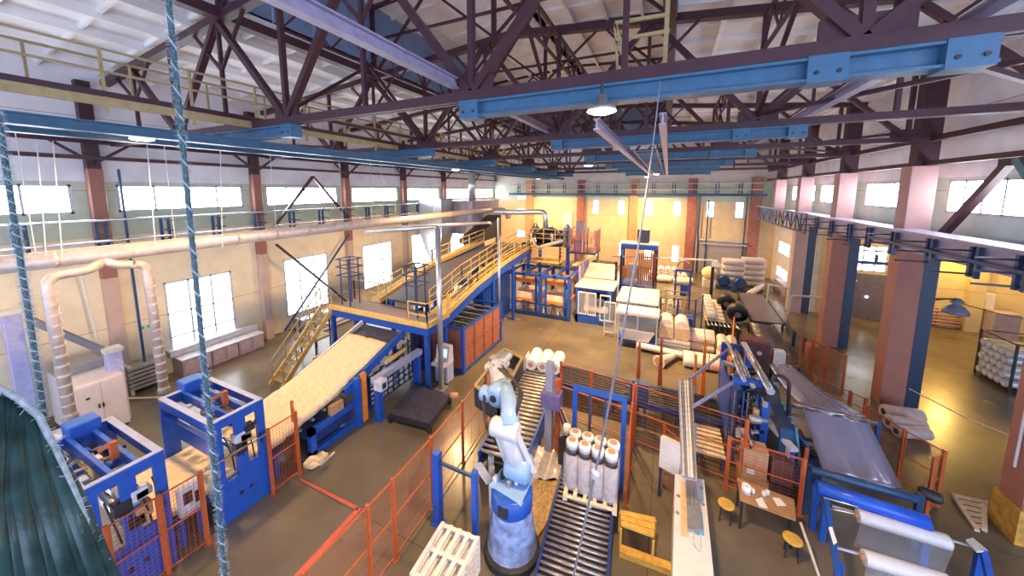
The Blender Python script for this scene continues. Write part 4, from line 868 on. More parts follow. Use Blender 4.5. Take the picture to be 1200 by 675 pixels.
# ------------------------------------------------------------------ near orange fence along the robot cell
fence('safety_fence', [(-5.62, 3.3), (-5.62, 4.75), (-5.62, 5.5), (-5.66, 7.0), (-5.75, 8.75), (-5.9, 10.6), (-6.05, 12.4)], 2.2, ORNG, 'long orange mesh fence on the floor in front of the palletising robot', 'fence', 0.09, 0.5)
# ------------------------------------------------------------------ roller conveyors
def conveyor(nm, lab, c, ang, L, W, H, n, frame_m, roll_m, rr=0.045, legs=3, skirt=None):
    t = thing(nm, lab, 'conveyor', (c[0], c[1], 0))
    M_ = Matrix.Rotation(ang, 3, 'Z'); o = V((c[0], c[1], 0))
    def P(u, v, z): return o + M_ @ V((u, v, 0)) + V((0, 0, z))     # u across, v along
    for s in (-1, 1):
        MB().bar(P(s * W / 2, -L / 2, H - 0.06), P(s * W / 2, L / 2, H - 0.06), 0.07, 0.2).build('side_rail', frame_m, t)
        if skirt: MB().bar(P(s * W / 2, -L / 2, H - 0.42), P(s * W / 2, L / 2, H - 0.42), 0.05, skirt).build('skirt_plate', frame_m, t)
    for i in range(n):
        v = -L / 2 + (i + 0.5) * L / n; MB().tube([P(-W / 2 + 0.03, v, H), P(W / 2 - 0.03, v, H)], rr, 8).build('roller', roll_m, t, smooth=True)
    for i in range(legs):
        v = -L / 2 + 0.15 + i * (L - 0.3) / (legs - 1)
        for s in (-1, 1): MB().bar(P(s * W / 2, v, 0), P(s * W / 2, v, H - 0.15), 0.09).build('leg', frame_m, t)
    MB().slab([P(-W / 2, -L / 2, H - 0.2), P(W / 2, -L / 2, H - 0.2), P(W / 2, L / 2, H - 0.2), P(-W / 2, L / 2, H - 0.2)], 0.03).build('under_tray', BLK, t)
    return t, P
a = G(587, 537, 0.8); b = G(637, 432, 0.8); mid = (a + b) / 2; d = b - a
conv1, P1 = conveyor('roller_conveyor', 'roller conveyor with blue sides running past the robot to the white rolls', (mid.x, mid.y), math.atan2(-d.x, d.y), d.length, 1.5, 0.8, 24, BLUE, mat('worn_roller', (0.55, 0.47, 0.38), 0.35, 0.5), 0.055, 4, 0.4)
MB().slab([P1(-.75, 2.35, .8), P1(-.75, 2.9, .8), P1(-.75, 2.9, 1.5), P1(-.75, 2.35, 1.5)], .04, (1, 0, 0)).build('end_plate', LGREY, conv1)
a = G(672, 668, 0.6); b = G(692, 540, 0.6); mid = (a + b) / 2; d = b - a
conv2, P2 = conveyor('roller_conveyor', 'nearest roller conveyor under the wrapped pallet of rolls at the bottom edge', (mid.x - 0.02, mid.y), math.atan2(-d.x, d.y), d.length + 1.2, 1.5, 0.6, 30, DBLUE, mat('steel_roller', (0.42, 0.38, 0.36), 0.3, 0.75), 0.043, 4, 0.3)
# chain conveyor across the cell
t = thing('chain_conveyor', 'long dark chain conveyor crossing the cell toward the blue stretch machine', 'conveyor', (-0.5, 14.2, 0))
for i in range(8): MB().box(-4.1, 2.15, 13.55 + i * 0.17, 13.65 + i * 0.17, 0.72, 0.8).build('chain_bar', DARK, t)
for y in (13.45, 14.9): MB().box(-4.1, 2.15, y, y + 0.07, 0.55, 0.78).build('side_rail', DBLUE, t)
for x in (-3.9, -1.6, 0.7, 2.1):
    for y in (13.5, 14.9): MB().bar((x, y, 0), (x, y, 0.6), 0.1).build('leg', DBLUE, t)
MB().box(-4.1, 2.15, 13.5, 14.95, 0.5, 0.53).build('tray', BLK, t)
t = thing('transfer_conveyor', 'dark wooden slatted transfer bed in the shade under the cable tray', 'conveyor', (1.65, 12.6, 0))
for i in range(7): MB().box(1.2, 2.1, 11.9 + i * 0.23, 12.02 + i * 0.23, 0.45, 0.52).build('slat', WOOD, t)
for x in (1.3, 2.0): MB().box(x - 0.05, x + 0.05, 11.85, 13.4, 0.3, 0.45).build('bearer', DBLUE, t)
for x in (1.3, 2.0):
    for y in (11.95, 13.3): MB().bar((x, y, 0), (x, y, 0.32), 0.09).build('leg', DBLUE, t)
# white mineral wool rolls on the conveyor end
def roll_h(p, q, r, lab, nm='wool_roll', grp='white wool rolls at the conveyor end', m=FILMW, core=CARD):
    p = V(p); q = V(q); d = (q - p).normalized(); L = (q - p).length
    lo = min(p.z, q.z) - r
    t = thing(nm, lab, 'roll', ((p.x + q.x) / 2, (p.y + q.y) / 2, lo), grp)
    MB().lathe(p, [(r * 0.9, 0), (r, 0.04), (r * 1.0, L * 0.3), (r * 0.98, L * 0.5), (r, L * 0.7), (r, L - 0.04), (r * 0.9, L)], 16, d).build('wrapped_body', m, t, smooth=True)
    e = MB()
    e.lathe(p - d * 0.005, [(r * 0.45, 0), (r * 0.45, 0.01)], 12, d); c = e.build('core_end', core, t)
    return t
e0 = G(627, 440, 1.1)
for i in range(3):
    u = -0.5 + i * 0.55; p = P1(u, 2.35, 1.13); q = P1(u, 3.65, 1.13)
    roll_h(p, q, 0.272, 'white film wrapped wool roll lying on the roller conveyor, %s of three from the left' % ORD[i])
# ------------------------------------------------------------------ palletising robot
bx, by = -3.15, 6.95
t = thing('palletising_robot', 'blue and white palletising robot reaching over the roller conveyor from its blue base', 'robot', (bx, by, 0))
COVER = mat('blue_plastic_cover', (0.22, 0.30, 0.52), 0.2, var=0.4, scale=5, bump=0.4)
ROBW = mat('robot_white', (0.62, 0.62, 0.65), 0.35, var=0.05); ROBB = mat('robot_pale_blue', (0.26, 0.42, 0.66), 0.35, var=0.06)
MB().lathe((bx, by, 0), [(0.66, 0), (0.66, 0.08), (0.64, 0.1), (0.58, 0.6), (0.5, 1.1), (0.46, 1.25)], 18).build('covered_base', COVER, t, smooth=True)
MB().lathe((bx + .02, by - .04, 0), [(0.7, 0), (0.72, 0.03), (0.7, 0.16), (0.6, 0.18)], 18).build('black_skirt', BLK, t)
MB().lathe((bx, by, 1.25), [(0.5, 0), (0.52, 0.05), (0.52, 0.4), (0.46, 0.45)], 18).build('turret', BLUE, t, smooth=True)
MB().box(bx - 0.12, bx + 0.12, by - 0.56, by - 0.46, 1.38, 1.62).build('turret_socket', BLK, t)
MB().hexa([(bx - 0.55, by - 0.2, 1.68), (bx + 0.4, by - 0.36, 1.68), (bx + 0.4, by + 0.46, 1.68), (bx - 0.5, by + 0.4, 1.68), (bx - 0.52, by - 0.18, 1.74), (bx + 0.36, by - 0.32, 1.74), (bx + 0.36, by + 0.42, 1.74), (bx - 0.46, by + 0.38, 1.74)]).build('turret_plate', ROBB, t)
for i in range(5): MB().cbox(bx - .5 + i * .13, bx - .4 + i * .13, by - .1 + (i % 3) * .16, by + .05 + (i % 3) * .16, 1.74, 1.86 + .05 * (i % 2), .02).build('turret_block', [LGREY, DARK, CREAM, GREY, WHITE][i], t)
sh = V((bx + 0.1, by + 0.25, 2.1)); el = G(592, 503, 3.15); wr = G(586, 458, 3.35)
MB().lathe(sh - V((0.32, 0, 0)), [(0.3, 0), (0.33, 0.05), (0.33, 0.55), (0.24, 0.64)], 16, (1, 0, 0)).build('shoulder_joint', ROBB, t, smooth=True)
MB().tube([sh, lerp(sh, el, 0.5), el], [0.27, 0.22, 0.2], 14).build('lower_arm', ROBW, t, smooth=True)
ax = (el - sh).normalized()
for s in (-1, 1): MB().bar(sh + V((s * 0.38, 0, 0)), el + V((s * 0.32, 0, 0)), 0.08, 0.12).build('link_rod', ROBW, t)
MB().lathe(el - V((0.36, 0, 0)), [(0.2, 0), (0.24, 0.05), (0.24, 0.66), (0.2, 0.72)], 14, (1, 0, 0)).build('elbow_joint', ROBW, t, smooth=True)
fa = path([el + V((0.12, 0, 0.05)), lerp(el, wr, 0.5) + V((0.22, 0, 0.32)), wr + V((0.1, 0, 0.12))], 0.4)
MB().tube(fa, [0.24 - 0.05 * i / len(fa) for i in range(len(fa))], 14).build('forearm', ROBB, t, smooth=True)
MB().lathe(wr - V((0, 0.42, 0)), [(0.2, 0), (0.31, 0.08), (0.33, 0.2), (0.3, 0.6), (0.18, 0.66)], 16, V((0.1, 1, 0))).build('head', ROBB, t, smooth=True)
MB().lathe(wr - V((0, 0.44, 0)), [(0.1, 0), (0.11, 0.04)], 12, (0, 1, 0)).build('head_socket', BLK, t)
MB().lathe(wr - V((0.5, 0.2, 0.05)), [(0.16, 0), (0.22, 0.06), (0.22, 0.35), (0.1, 0.4)], 12, (1, 0, 0)).build('axis_motor', ROBB, t, smooth=True)
w2 = G(580, 420, 3.1)
MB().tube([wr + V((0, 0.15, 0)), lerp(wr, w2, 0.35), lerp(wr, w2, 0.7), w2], [0.22, 0.17, 0.2, 0.14], 14).build('wrist_arm', ROBW, t, smooth=True)
for f in (0.3, 0.5, 0.7): MB().tube([lerp(wr, w2, f - 0.02), lerp(wr, w2, f + 0.02)], 0.23, 14).build('wrist_ring', LGREY, t)
R = random.Random(3)
for i in range(6): MB().cbox(w2.x + R.uniform(-0.45, 0.3), w2.x + R.uniform(0.35, 0.5), w2.y + R.uniform(-0.5, 0), w2.y + R.uniform(0.1, 0.5), 2.8 + i * 0.07, 2.95 + i * 0.07).build('tool_valve', [CREAM, WHITE, GREY][i % 3], t)
for i in range(5):
    h = path([el + V((0.2, 0.1, 0.2)), lerp(el, wr, 0.5) + V((0.5 + i * 0.03, 0, 0.6)), wr + V((0.35, 0.3, 0.2)), lerp(wr, w2, 0.6) + V((0.25 - i * 0.1, 0, 0.15)), w2 + V((0.2 - 0.1 * i, 0, -0.1))], 0.3); MB().tube(h, 0.025, 6).build('hose', BLK, t)
MB().tube(path([sh + V((-0.45, 0, 0.2)), el + V((-0.6, 0, 0.0)), wr + V((-0.5, 0, 0.1))], 0.4), 0.04, 6).build('hose', BLK, t)
# gripper: two dark slatted side cheeks with a frame between them
gp = [G(557, 452, 2.85), G(584, 470, 2.85), G(612, 420, 2.85), G(591, 409, 2.85)]
def cheek(p, q, z0, z1):
    mb = MB()
    for z in (z0, z1): mb.bar((p.x, p.y, z), (q.x, q.y, z), 0.06)
    n = 6
    for i in range(n + 1):
        a = lerp(p, q, i / n); mb.bar((a.x, a.y, z0), (a.x, a.y, z1), 0.05)
    for i in range(1, 4): mb.bar((p.x, p.y, z0 + (z1 - z0) * i / 4), (q.x, q.y, z0 + (z1 - z0) * i / 4), 0.05)
    mb.slab([(p.x, p.y, z0), (q.x, q.y, z0), (q.x, q.y, z1), (p.x, p.y, z1)], 0.02, (0.7, 0.7, 0)); return mb
DKB = mat('dark_gripper', (0.04, 0.035, 0.04), 0.45)
cheek(gp[0], gp[1], 2.2, 2.85).build('gripper_cheek', DKB, t); cheek(gp[3], gp[2], 2.25, 2.85).build('gripper_cheek', DKB, t); cheek(gp[1], gp[2], 2.25, 2.85).build('gripper_cheek', DKB, t)
mb = MB()
for p, q in ((gp[0], gp[1]), (gp[1], gp[2]), (gp[2], gp[3]), (gp[3], gp[0]), (lerp(gp[0], gp[1], 0.5), lerp(gp[3], gp[2], 0.5)), (lerp(gp[0], gp[3], 0.5), lerp(gp[1], gp[2], 0.5))): mb.bar(p, q, 0.09, 0.07)
mb.build('gripper_frame', OLIV, t)
MB().box(w2.x - 0.25, w2.x + 0.25, w2.y - 0.3, w2.y + 0.3, 2.6, 2.85).build('tool_flange', CARD, t)
for i in range(3): MB().tube([(bx - 0.65 - i * 0.1, by + 0.2 + i * 0.15, 0), (bx - 0.65 - i * 0.1, by + 0.2 + i * 0.15, 1.5 + i * 0.2)], 0.08, 10).build('valve_cylinder', [LGREY, CREAM, GREY][i], t, smooth=True)
MB().hexa([G(556, 548, 1.7), G(564, 546, 1.7), G(577, 566, 1.5), G(570, 568, 1.5)] + [p + V((0, 0, 0.12)) for p in (G(556, 548, 1.7), G(564, 546, 1.7), G(577, 566, 1.5), G(570, 568, 1.5))]).build('side_panel', CREAM, t)
# two blue light-curtain posts with a bar
t = thing('light_curtain_frame', 'blue posts with a crossbar standing behind the white pallets beside the robot', 'frame', (-4.6, 6.65, 0))
MB().bar((-5.25, 6.72, 0), (-5.25, 6.72, 2.1), 0.2).box(-5.4, -5.1, 6.57, 6.87, 0, 0.03).build('post', BLUE, t); MB().bar((-3.98, 6.55, 0), (-3.98, 6.55, 2.15), 0.13).build('post', BLUE, t)
MB().bar((-5.2, 6.7, 1.85), (-4.0, 6.56, 1.98), 0.07).build('crossbar', NAVY, t)
# ------------------------------------------------------------------ pallets
def pallet(nm, lab, c, ang, m, L=1.2, W=1.0, grp=None, nd=5):
    t = thing(nm, lab, 'pallet', c, grp); M_ = Matrix.Rotation(ang, 3, 'Z'); o = V(c)
    def bx(u0, u1, v0, v1, z0, z1):
        return [o + M_ @ V((u, v, 0)) + V((0, 0, z)) for z in (z0, z1) for u, v in ((u0, v0), (u1, v0), (u1, v1), (u0, v1))]
    for i in range(nd):
        u = -W / 2 + i * (W - 0.095) / (nd - 1); MB().hexa(bx(u, u + 0.095, -L / 2, L / 2, 0.125, 0.15)).build('deck_board', m, t)
    for v in (-L / 2, -0.05, L / 2 - 0.1):
        MB().hexa(bx(-W / 2, W / 2, v, v + 0.1, 0.1, 0.125)).build('bearer', m, t)
        for u in (-W / 2, -0.06, W / 2 - 0.12): MB().hexa(bx(u, u + 0.12, v, v + 0.1, 0.022, 0.1)).build('block', m, t)
    for u in (-W / 2, -0.05, W / 2 - 0.1): MB().hexa(bx(u, u + 0.1, -L / 2, L / 2, 0, 0.022)).build('bottom_board', m, t)
    return t
WHP = mat('whitewashed_wood', (0.75, 0.70, 0.64), 0.6, var=0.12, scale=8)
pc = (G(480, 668, 0.95) + G(517, 611, 0.95) + G(563, 630, 0.95) + G(530, 690, 0.95)) / 4
pdir = G(563, 630, 0.95) - G(517, 611, 0.95); pa = math.atan2(pdir.y, pdir.x)
for i in range(6): pallet('wooden_pallet', 'whitewashed wooden pallet, %s from the floor in the stack at the blue posts' % ORD[i] if i < 5 else 'whitewashed wooden pallet topmost of the stack at the blue posts', (pc.x, pc.y, i * 0.152), pa, WHP, 1.25, 1.05, 'stack of whitewashed pallets')
fence('orange_gate', [(pc.x + 0.75, pc.y - 0.3), (pc.x + 0.95, pc.y - 0.9)], 1.0, ORNG, 'short orange mesh gate standing beside the whitewashed pallets', 'gate', 0.09, 0.09)
# wrapped pallet on the near conveyor
wc = P2(0.0, 0.9, 0.0); wz = 0.665
wc = G(688, 572, 0.8); wc.z = 0
cosv = math.atan2(-d.x, d.y)
pallet('wooden_pallet', 'pale wooden pallet under the eight film wrapped rolls on the near conveyor', (wc.x + .1, wc.y + 0.1, wz), cosv, WOOD, 1.1, 1.4, None, 6)
PL = (wc.x + .1, wc.y + 0.1)
for r in range(2):
    for c_ in range(4):
        x = PL[0] - 0.525 + c_ * 0.35; y = PL[1] - 0.18 + r * 0.36; z = wz + 0.152
        tt = thing('insulation_roll', 'upright white film wrapped roll on the pallet, %s in the %s row' % (ORD[c_], ('front', 'back')[r]), 'roll', (x, y, z), 'upright rolls on the near pallet')
        MB().lathe((x, y, z), [(0.16, 0), (0.17, 0.04), (0.17, 1.0)], 14).build('film_body', mat('clear_grey_film', (0.42, 0.36, 0.36), 0.18, var=0.3, scale=7, bump=0.2), tt, smooth=True)
        MB().lathe((x, y, z + 1.0), [(0.172, 0), (0.172, 0.17)], 14).build('black_band', mat('black_band', (0.06, 0.05, 0.06), 0.3), tt, smooth=True)
        MB().lathe((x, y, z + 1.17), [(0.172, 0), (0.174, 0.14), (0.16, 0.19), (0.11, 0.2)], 14).build('white_cap', FILMW, tt, smooth=True)
        MB().lathe((x, y, z + 1.37), [(0.1, 0), (0.1, 0.006)], 12).build('core_end', CARD, tt)
z = wz + 0.155
MB().box(PL[0] - 0.71, PL[0] + 0.71, PL[1] - 0.38, PL[1] - 0.375, z, z + 1.05).box(PL[0] + 0.705, PL[0] + 0.71, PL[1] - 0.36, PL[1] + 0.36, z, z + 1.05).box(PL[0] - 0.71, PL[0] - 0.705, PL[1] - 0.36, PL[1] + 0.36, z, z + 1.05).one('stretch_wrap', FILMT, 'clear stretch film around the eight upright rolls', 'film')
# wrapping frame behind the pallet
t = thing('wrapping_frame', 'blue upright frame of the pallet wrapper behind the eight rolls', 'frame', (-1.6, 9.85, 0))
for x in (-2.31, -0.85): MB().bar((x, 9.85, 0), (x, 9.85, 2.95), 0.13).build('post', BLUE, t)
MB().bar((-2.37, 9.85, 2.95), (-0.79, 9.85, 2.95), 0.14).build('top_beam', BLUE, t)
for x in (-1.85, -1.4): MB().bar((x, 9.85, 0), (x, 9.85, 2.9), 0.06).build('slim_post', NAVY, t)
MB().bar((-2.3, 9.85, 1.0), (-0.9, 9.85, 1.0), 0.06).build('lower_beam', NAVY, t)
t = thing('wrapper_mast', 'grey blue mast with a violet drive box between the two roller conveyors', 'mast', (-3.3, 10.4, 0))
MB().bar((-3.31, 10.38, 0), (-3.31, 10.38, 3.3), 0.24).build('mast', mat('mast_grey', (0.28, 0.30, 0.42), 0.4), t)
MB().cbox(-3.55, -2.9, 10.15, 10.6, 1.75, 2.3).build('drive_box', mat('violet_box', (0.16, 0.14, 0.32), 0.4), t)
MB().bar((-3.05, 10.5, 0), (-3.05, 10.5, 2.7), 0.16).build('orange_strut', ORNG, t)
for i in range(4): MB().tube(path([(-2.95, 10.2 + i * 0.08, 1.8), (-2.6 + i * 0.1, 10.1, 1.0), (-2.7 + i * 0.1, 10.2, 0.2)], 0.3), 0.03, 6).build('hose', [BLK, RED, BLK, GREY][i], t)
MB().cbox(-2.85, -2.5, 9.9, 10.3, 0, 1.1).build('valve_cabinet', DARK, t); MB().tube([(-2.6, 10.05, 1.15), (-2.6, 10.05, 1.45)], 0.12, 10).build('filter_bottle', FILMW, t, smooth=True)
# plastic sheet on the floor
sp = [G(618, 545, 0.03), G(650, 522, 0.03), G(664, 532, 0.03), G(662, 562, 0.03), G(612, 552, 0.03)]
rows = []
R = random.Random(11)
for i in range(9):
    l = lerp(G(622, 522, 0.03), G(612, 560, 0.03), i / 8); r = lerp(G(662, 532, 0.03), G(660, 566, 0.03), i / 8)
    rows.append([lerp(l, r, j / 9) + V((R.uniform(-.04, .04), R.uniform(-.04, .04), R.uniform(0.02, .14))) for j in range(10)])
MB().grid(rows).one('film_sheet', mat('crumpled_film', (0.62, 0.58, 0.56), 0.15, var=0.2, bump=0.5), 'crumpled pale plastic sheet on the floor between robot and near conveyor', 'sheet', smooth=True)
rows = []
for i in range(10):
    l = lerp(G(612, 560, 0.03), G(620, 645, 0.03), i / 9); r = lerp(G(660, 566, 0.03), G(640, 615, 0.03), i / 9)
    rows.append([lerp(l, r, j / 6) + V((R.uniform(-.03, .03), R.uniform(-.03, .03), R.uniform(0.0, .06))) for j in range(7)])
MB().grid(rows).one('wool_litter', mat('straw_litter', (0.50, 0.34, 0.15), 0.6, var=0.35, scale=14, bump=0.8), 'straw coloured litter strewn on the floor beside the near conveyor', 'litter', kind='stuff', smooth=True)
# ------------------------------------------------------------------ cell fences in the middle
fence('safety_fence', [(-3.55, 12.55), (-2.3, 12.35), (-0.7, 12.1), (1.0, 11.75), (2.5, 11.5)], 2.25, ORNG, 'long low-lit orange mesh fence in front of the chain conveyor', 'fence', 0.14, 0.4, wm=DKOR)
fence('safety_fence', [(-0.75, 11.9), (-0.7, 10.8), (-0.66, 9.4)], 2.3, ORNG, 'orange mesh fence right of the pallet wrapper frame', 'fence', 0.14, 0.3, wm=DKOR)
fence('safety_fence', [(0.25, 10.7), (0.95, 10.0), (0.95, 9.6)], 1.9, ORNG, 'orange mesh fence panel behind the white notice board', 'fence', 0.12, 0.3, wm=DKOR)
for i, (px, py, h) in enumerate(((747, 470, 2.7), (773, 455, 2.5), (812, 480, 2.4), (822, 475, 2.9))):
    g = G(px, py); t = thing('orange_post', 'tall orange post behind the chain conveyor, %s of four from the left' % ORD[i], 'post', g, 'orange posts behind the chain conveyor')
    MB().hexa([(g.x - .1, g.y - .05, 0), (g.x + .1, g.y - .05, 0), (g.x + .1, g.y + .05, 0), (g.x - .1, g.y + .05, 0), (g.x - .06, g.y - .05, h), (g.x + .02, g.y - .05, h), (g.x + .02, g.y + .05, h), (g.x - .06, g.y + .05, h)]).build('shaft', DORNG if i > 1 else ORNG, t)
    MB().box(g.x - .16, g.x + .16, g.y - .16, g.y + .16, 0, 0.02).build('base_plate', ORNG, t)
t = thing('notice_board', 'white board panel standing in the orange cell beside the cable tray', 'board', (0.5, 10.1, 0))
b0 = G(770, 582, 0.02); b1 = G(793, 596, 0.02)
MB().hexa([(b0.x, b0.y, 1.0), (b1.x, b1.y, 1.0), (b1.x + .08, b1.y + .12, 1.0), (b0.x + .08, b0.y + .12, 1.0), (b0.x, b0.y, 1.95), (b1.x, b1.y, 1.95), (b1.x + .08, b1.y + .12, 1.95), (b0.x + .08, b0.y + .12, 1.95)]).build('panel', WHITE, t)
for p in (b0, b1): MB().bar((p.x + 0.05, p.y + 0.1, 0), (p.x + 0.05, p.y + 0.1, 1.0), 0.08).build('leg', NAVY, t)
t = thing('photocell_stand', 'navy valve stand at the chain conveyor between orange posts', 'stand', (-0.75, 13.2, 0))
MB().box(-0.95, -0.3, 13.0, 13.4, 0.9, 1.75).build('valve_plate', NAVY, t); MB().bar((-0.85, 13.1, 0), (-0.85, 13.1, 1.8), 0.1).bar((-0.4, 13.1, 0), (-0.4, 13.1, 0.9), 0.1).build('post', NAVY, t)
for i in range(3): MB().tube([(-0.95 - .05, 13.05, 1.0 + i * .25), (-1.15, 13.0, 1.0 + i * .25)], 0.06, 8).build('connector', DARK, t)
# ------------------------------------------------------------------ cable tray and white duct box in front of it
t = thing('cable_tray', 'long grey cable tray bridging over the cell to the white control box', 'cable tray', (0.85, 10.3, 2.3))
tl = [GX(795, 445, 0.66), G(808, 445, 2.5)]
A0 = G(795, 446, 2.5); A1 = G(810, 446, 2.5); B0 = G(799, 556, 2.1); B1 = G(816, 560, 2.1)
for i in range(5): MB().bar(lerp(A0, A1, (i + .5) / 5), lerp(B0, B1, (i + .5) / 5), 0.055, 0.05).build('cable', [LGREY, GREY, LGREY, CREAM, GREY][i], t)
MB().bar(A0, B0, 0.03, 0.12).bar(A1, B1, 0.03, 0.12).build('side_rail', GALV, t)
r = MB()
for i in range(18): r.bar(lerp(A0, B0, i / 17) - V((0, 0, .06)), lerp(A1, B1, i / 17) - V((0, 0, .06)), 0.03, 0.02)
r.build('rungs', GALV, t)
for f in (0.08, 0.55):
    p = lerp(A1, B1, f); MB().bar((p.x + .05, p.y, 0), (p.x + .05, p.y, p.z), 0.08).build('support', GREY, t)
t = thing('control_box', 'long white control housing with a ribbed blue insert under the cable tray', 'control box', (0.9, 7.8, 0))
q = [G(791, 555, 1.3), G(825, 562, 1.3), G(838, 690, 1.3), G(788, 690, 1.3)]
MB().hexa([V((p.x, p.y, 0.0)) for p in (q[3], q[2], q[1], q[0])] + [q[3], q[2], q[1], q[0]]).build('housing', WHITE, t)
def on(u, v, z): return lerp(lerp(q[0], q[1], u), lerp(q[3], q[2], u), v) + V((0, 0, z))
MB().slab([on(.2, .1, .012), on(.42, .1, .012), on(.42, .62, .012), on(.2, .62, .012)], 0.01).build('yellowed_panel', mat('peach_panel', (0.72, 0.52, 0.32), 0.5), t)
MB().slab([on(.62, .38, .014), on(.85, .38, .014), on(.85, .6, .014), on(.62, .6, .014)], 0.012).build('blue_panel', mat('cyan_panel', (0.10, 0.42, 0.62), 0.4), t)
g_ = MB()
for i in range(3): g_.bar(on(.42 + i * .12, .1, .08), on(.42 + i * .12, .38, .08), 0.07, 0.05)
g_.build('ribbed_cover', GALV, t)
g_ = MB()
for i in range(3):
    for j in range(3): g_.add([on(.40 + .14 * i, .32 + .09 * j, .1), on(.52 + .14 * i, .32 + .09 * j, .1), on(.52 + .14 * i, .395 + .09 * j, .1), on(.40 + .14 * i, .395 + .09 * j, .1)], [(0, 1, 2, 3)])
MB().slab([on(.38, .3, .09), on(.8, .3, .09), on(.8, .58, .09), on(.38, .58, .09)], 0.08).build('terminal_block', GREY, t)
MB().tube(path([on(.55, .58, .05), on(.5, .68, .12), on(.7, .75, .05), on(.75, .6, .05)], 0.08), 0.012, 6).build('loose_wire', LGREY, t)
for u, v in ((.12, .25), (.9, .12), (.9, .3), (.1, .42)): MB().lathe(on(u, v, 0), [(0.04, 0), (0.035, .03)], 8).build('lid_knob', GREY, t)
# yellow bench, plank
t = thing('step_bench', 'low yellow wooden step bench beside the near roller conveyor', 'bench', (-0.3, 8.3, 0))
q = [G(727, 597, 0.65), G(768, 606, 0.65), G(766, 630, 0.65), G(728, 616, 0.65)]
for i in range(3): MB().slab([lerp(q[0], q[3], i / 3), lerp(q[1], q[2], i / 3), lerp(q[1], q[2], (i + .9) / 3), lerp(q[0], q[3], (i + .9) / 3)], 0.04).build('board', YWOOD, t)
for p in q: MB().bar((p.x, p.y, 0), (p.x, p.y, 0.56), 0.06).build('leg', YWOOD, t)
MB().bar(G(726, 645, 0.09), G(786, 667, 0.09), 0.2, 0.16).one('wooden_beam', YWOOD, 'pale wooden beam on the floor between the near conveyor and the white housing', 'beam')
# hanging ropes
pts = [V((-0.2, 6.3, 10.85)), V((-0.55, 6.3, 7.5)), V((-0.85, 6.3, 4.5)), V((-1.2, 6.4, 2.2)), V((-1.45, 6.5, 0.75))]
pts = [GY(774, 95, 6.1), GY(764, 180, 6.1), GY(748, 290, 6.15), GY(728, 400, 6.2), GY(703, 530, 6.3), GY(697, 556, 6.35), GY(672, 676, 6.4)]
t = thing('hanging_rope', 'grey rope slanting down from the middle truss to the near roller conveyor', 'rope', pts[-1])
MB().tube(pts, [0.008, 0.011, 0.015, 0.019, 0.023, 0.023, 0.026], 8).build('rope', mat('grey_rope', (0.18, 0.19, 0.24), 0.7, var=0.3, scale=30), t)
k = pts[5]; MB().lathe(k - V((0, 0, .1)), [(0.03, 0), (0.09, 0.05), (0.08, 0.12), (0.1, 0.16), (0.03, 0.24)], 8, V((0.2, 0, 1))).build('knot', LGREY, t, smooth=True)
def fuzzy_rope(top, bot, r, lab, n=110, seed=1):
    R = random.Random(seed); t = thing('frayed_rope', lab, 'rope', bot)
    pts = [lerp(top, bot, i / 12) for i in range(13)]
    MB().tube(pts, r, 8).build('core', ROPEC, t)
    tw = [lerp(top, bot, i / 200) + V((math.cos(i * .9), math.sin(i * .9), 0)) * r * 0.9 for i in range(201)]
    MB().tube(tw, r * 0.35, 5).build('strand', ROPE, t)
    f = MB()
    for i in range(n * 26):
        p = lerp(top, bot, R.random()); a = R.uniform(0, 2 * PI); L = r * R.uniform(0.6, 1.6); dz = R.uniform(-1, 1) * r
        f.bar(p + V((math.cos(a), math.sin(a), 0)) * r * 0.8, p + V((math.cos(a) * (r + L), math.sin(a) * (r + L), dz)), r * 0.07)
    f.build('fringe', ROPE, t); return t
def near(px, py, dist): d_ = ray(px, py); d_ = d_ * (dist / d_.xy.length); return V((d_.x, d_.y, HC + d_.z))
fuzzy_rope(near(197, -5, 2.0), near(265, 690, 2.0), 0.010, 'frosty frayed rope hanging close to the camera in front of the frame machines', seed=2)
fuzzy_rope(near(-3, 130, 2.0), near(52, 488, 2.0), 0.0075, 'frosty frayed rope at the far left ending at the green tarpaulin', seed=3)
for i, (px, y1) in enumerate(((43, 300), (62, 300), (172, 285), (433, 270), (258, 290), (445, 255))):
    a = GX(px, 165, -14.5); b = GX(px + (11 if px < 100 else 10 if px < 200 else 3), y1, -14.5)
    MB().tube([a, b], 0.012, 5).one('thin_line', LGREY, 'thin pale hanging line, %s from the left along the left wall' % ORD[(0, 1, 2, 4, 3, 5)[i]], 'line', 'thin hanging lines')
# green tarpaulin bundle
t = thing('tarpaulin_bundle', 'dark green pleated tarpaulin bundle close to the camera in the lower left corner', 'tarpaulin', near(20, 660, 1.7))
tip = near(-20, 455, 1.8)
q0 = (near(-20, 448, 1.95), near(44, 490, 1.92)); q1 = (near(-62, 600, 1.75), near(84, 575, 1.78)); q2 = (near(-75, 720, 1.6), near(130, 690, 1.6))
for i in range(11):
    f = i / 10; e = 0.03 * (i % 2)
    MB().tube([lerp(q0[0], q0[1], f), lerp(q0[0], q0[1], f) * .45 + lerp(q1[0], q1[1], f) * .55, lerp(q1[0], q1[1], f), lerp(q2[0], q2[1], f)], [0.010, 0.018 + e * .2, 0.022 + e * .2, 0.027 + e * .2], 10).build('pleat', TARP, t, smooth=True)
rim = [near(-30, 440, 1.96), near(20, 466, 1.92), near(46, 488, 1.9), near(64, 525, 1.84), near(92, 588, 1.74), near(130, 690, 1.6)]
MB().grid([[q0[0], q0[1]], [q1[0], q1[1]], [q2[0], q2[1]]], 0.01).build('sheet', TARP, t)
MB().tube(rim, 0.009, 8).build('pale_rim', ROPE, t)
R = random.Random(9); f = MB()
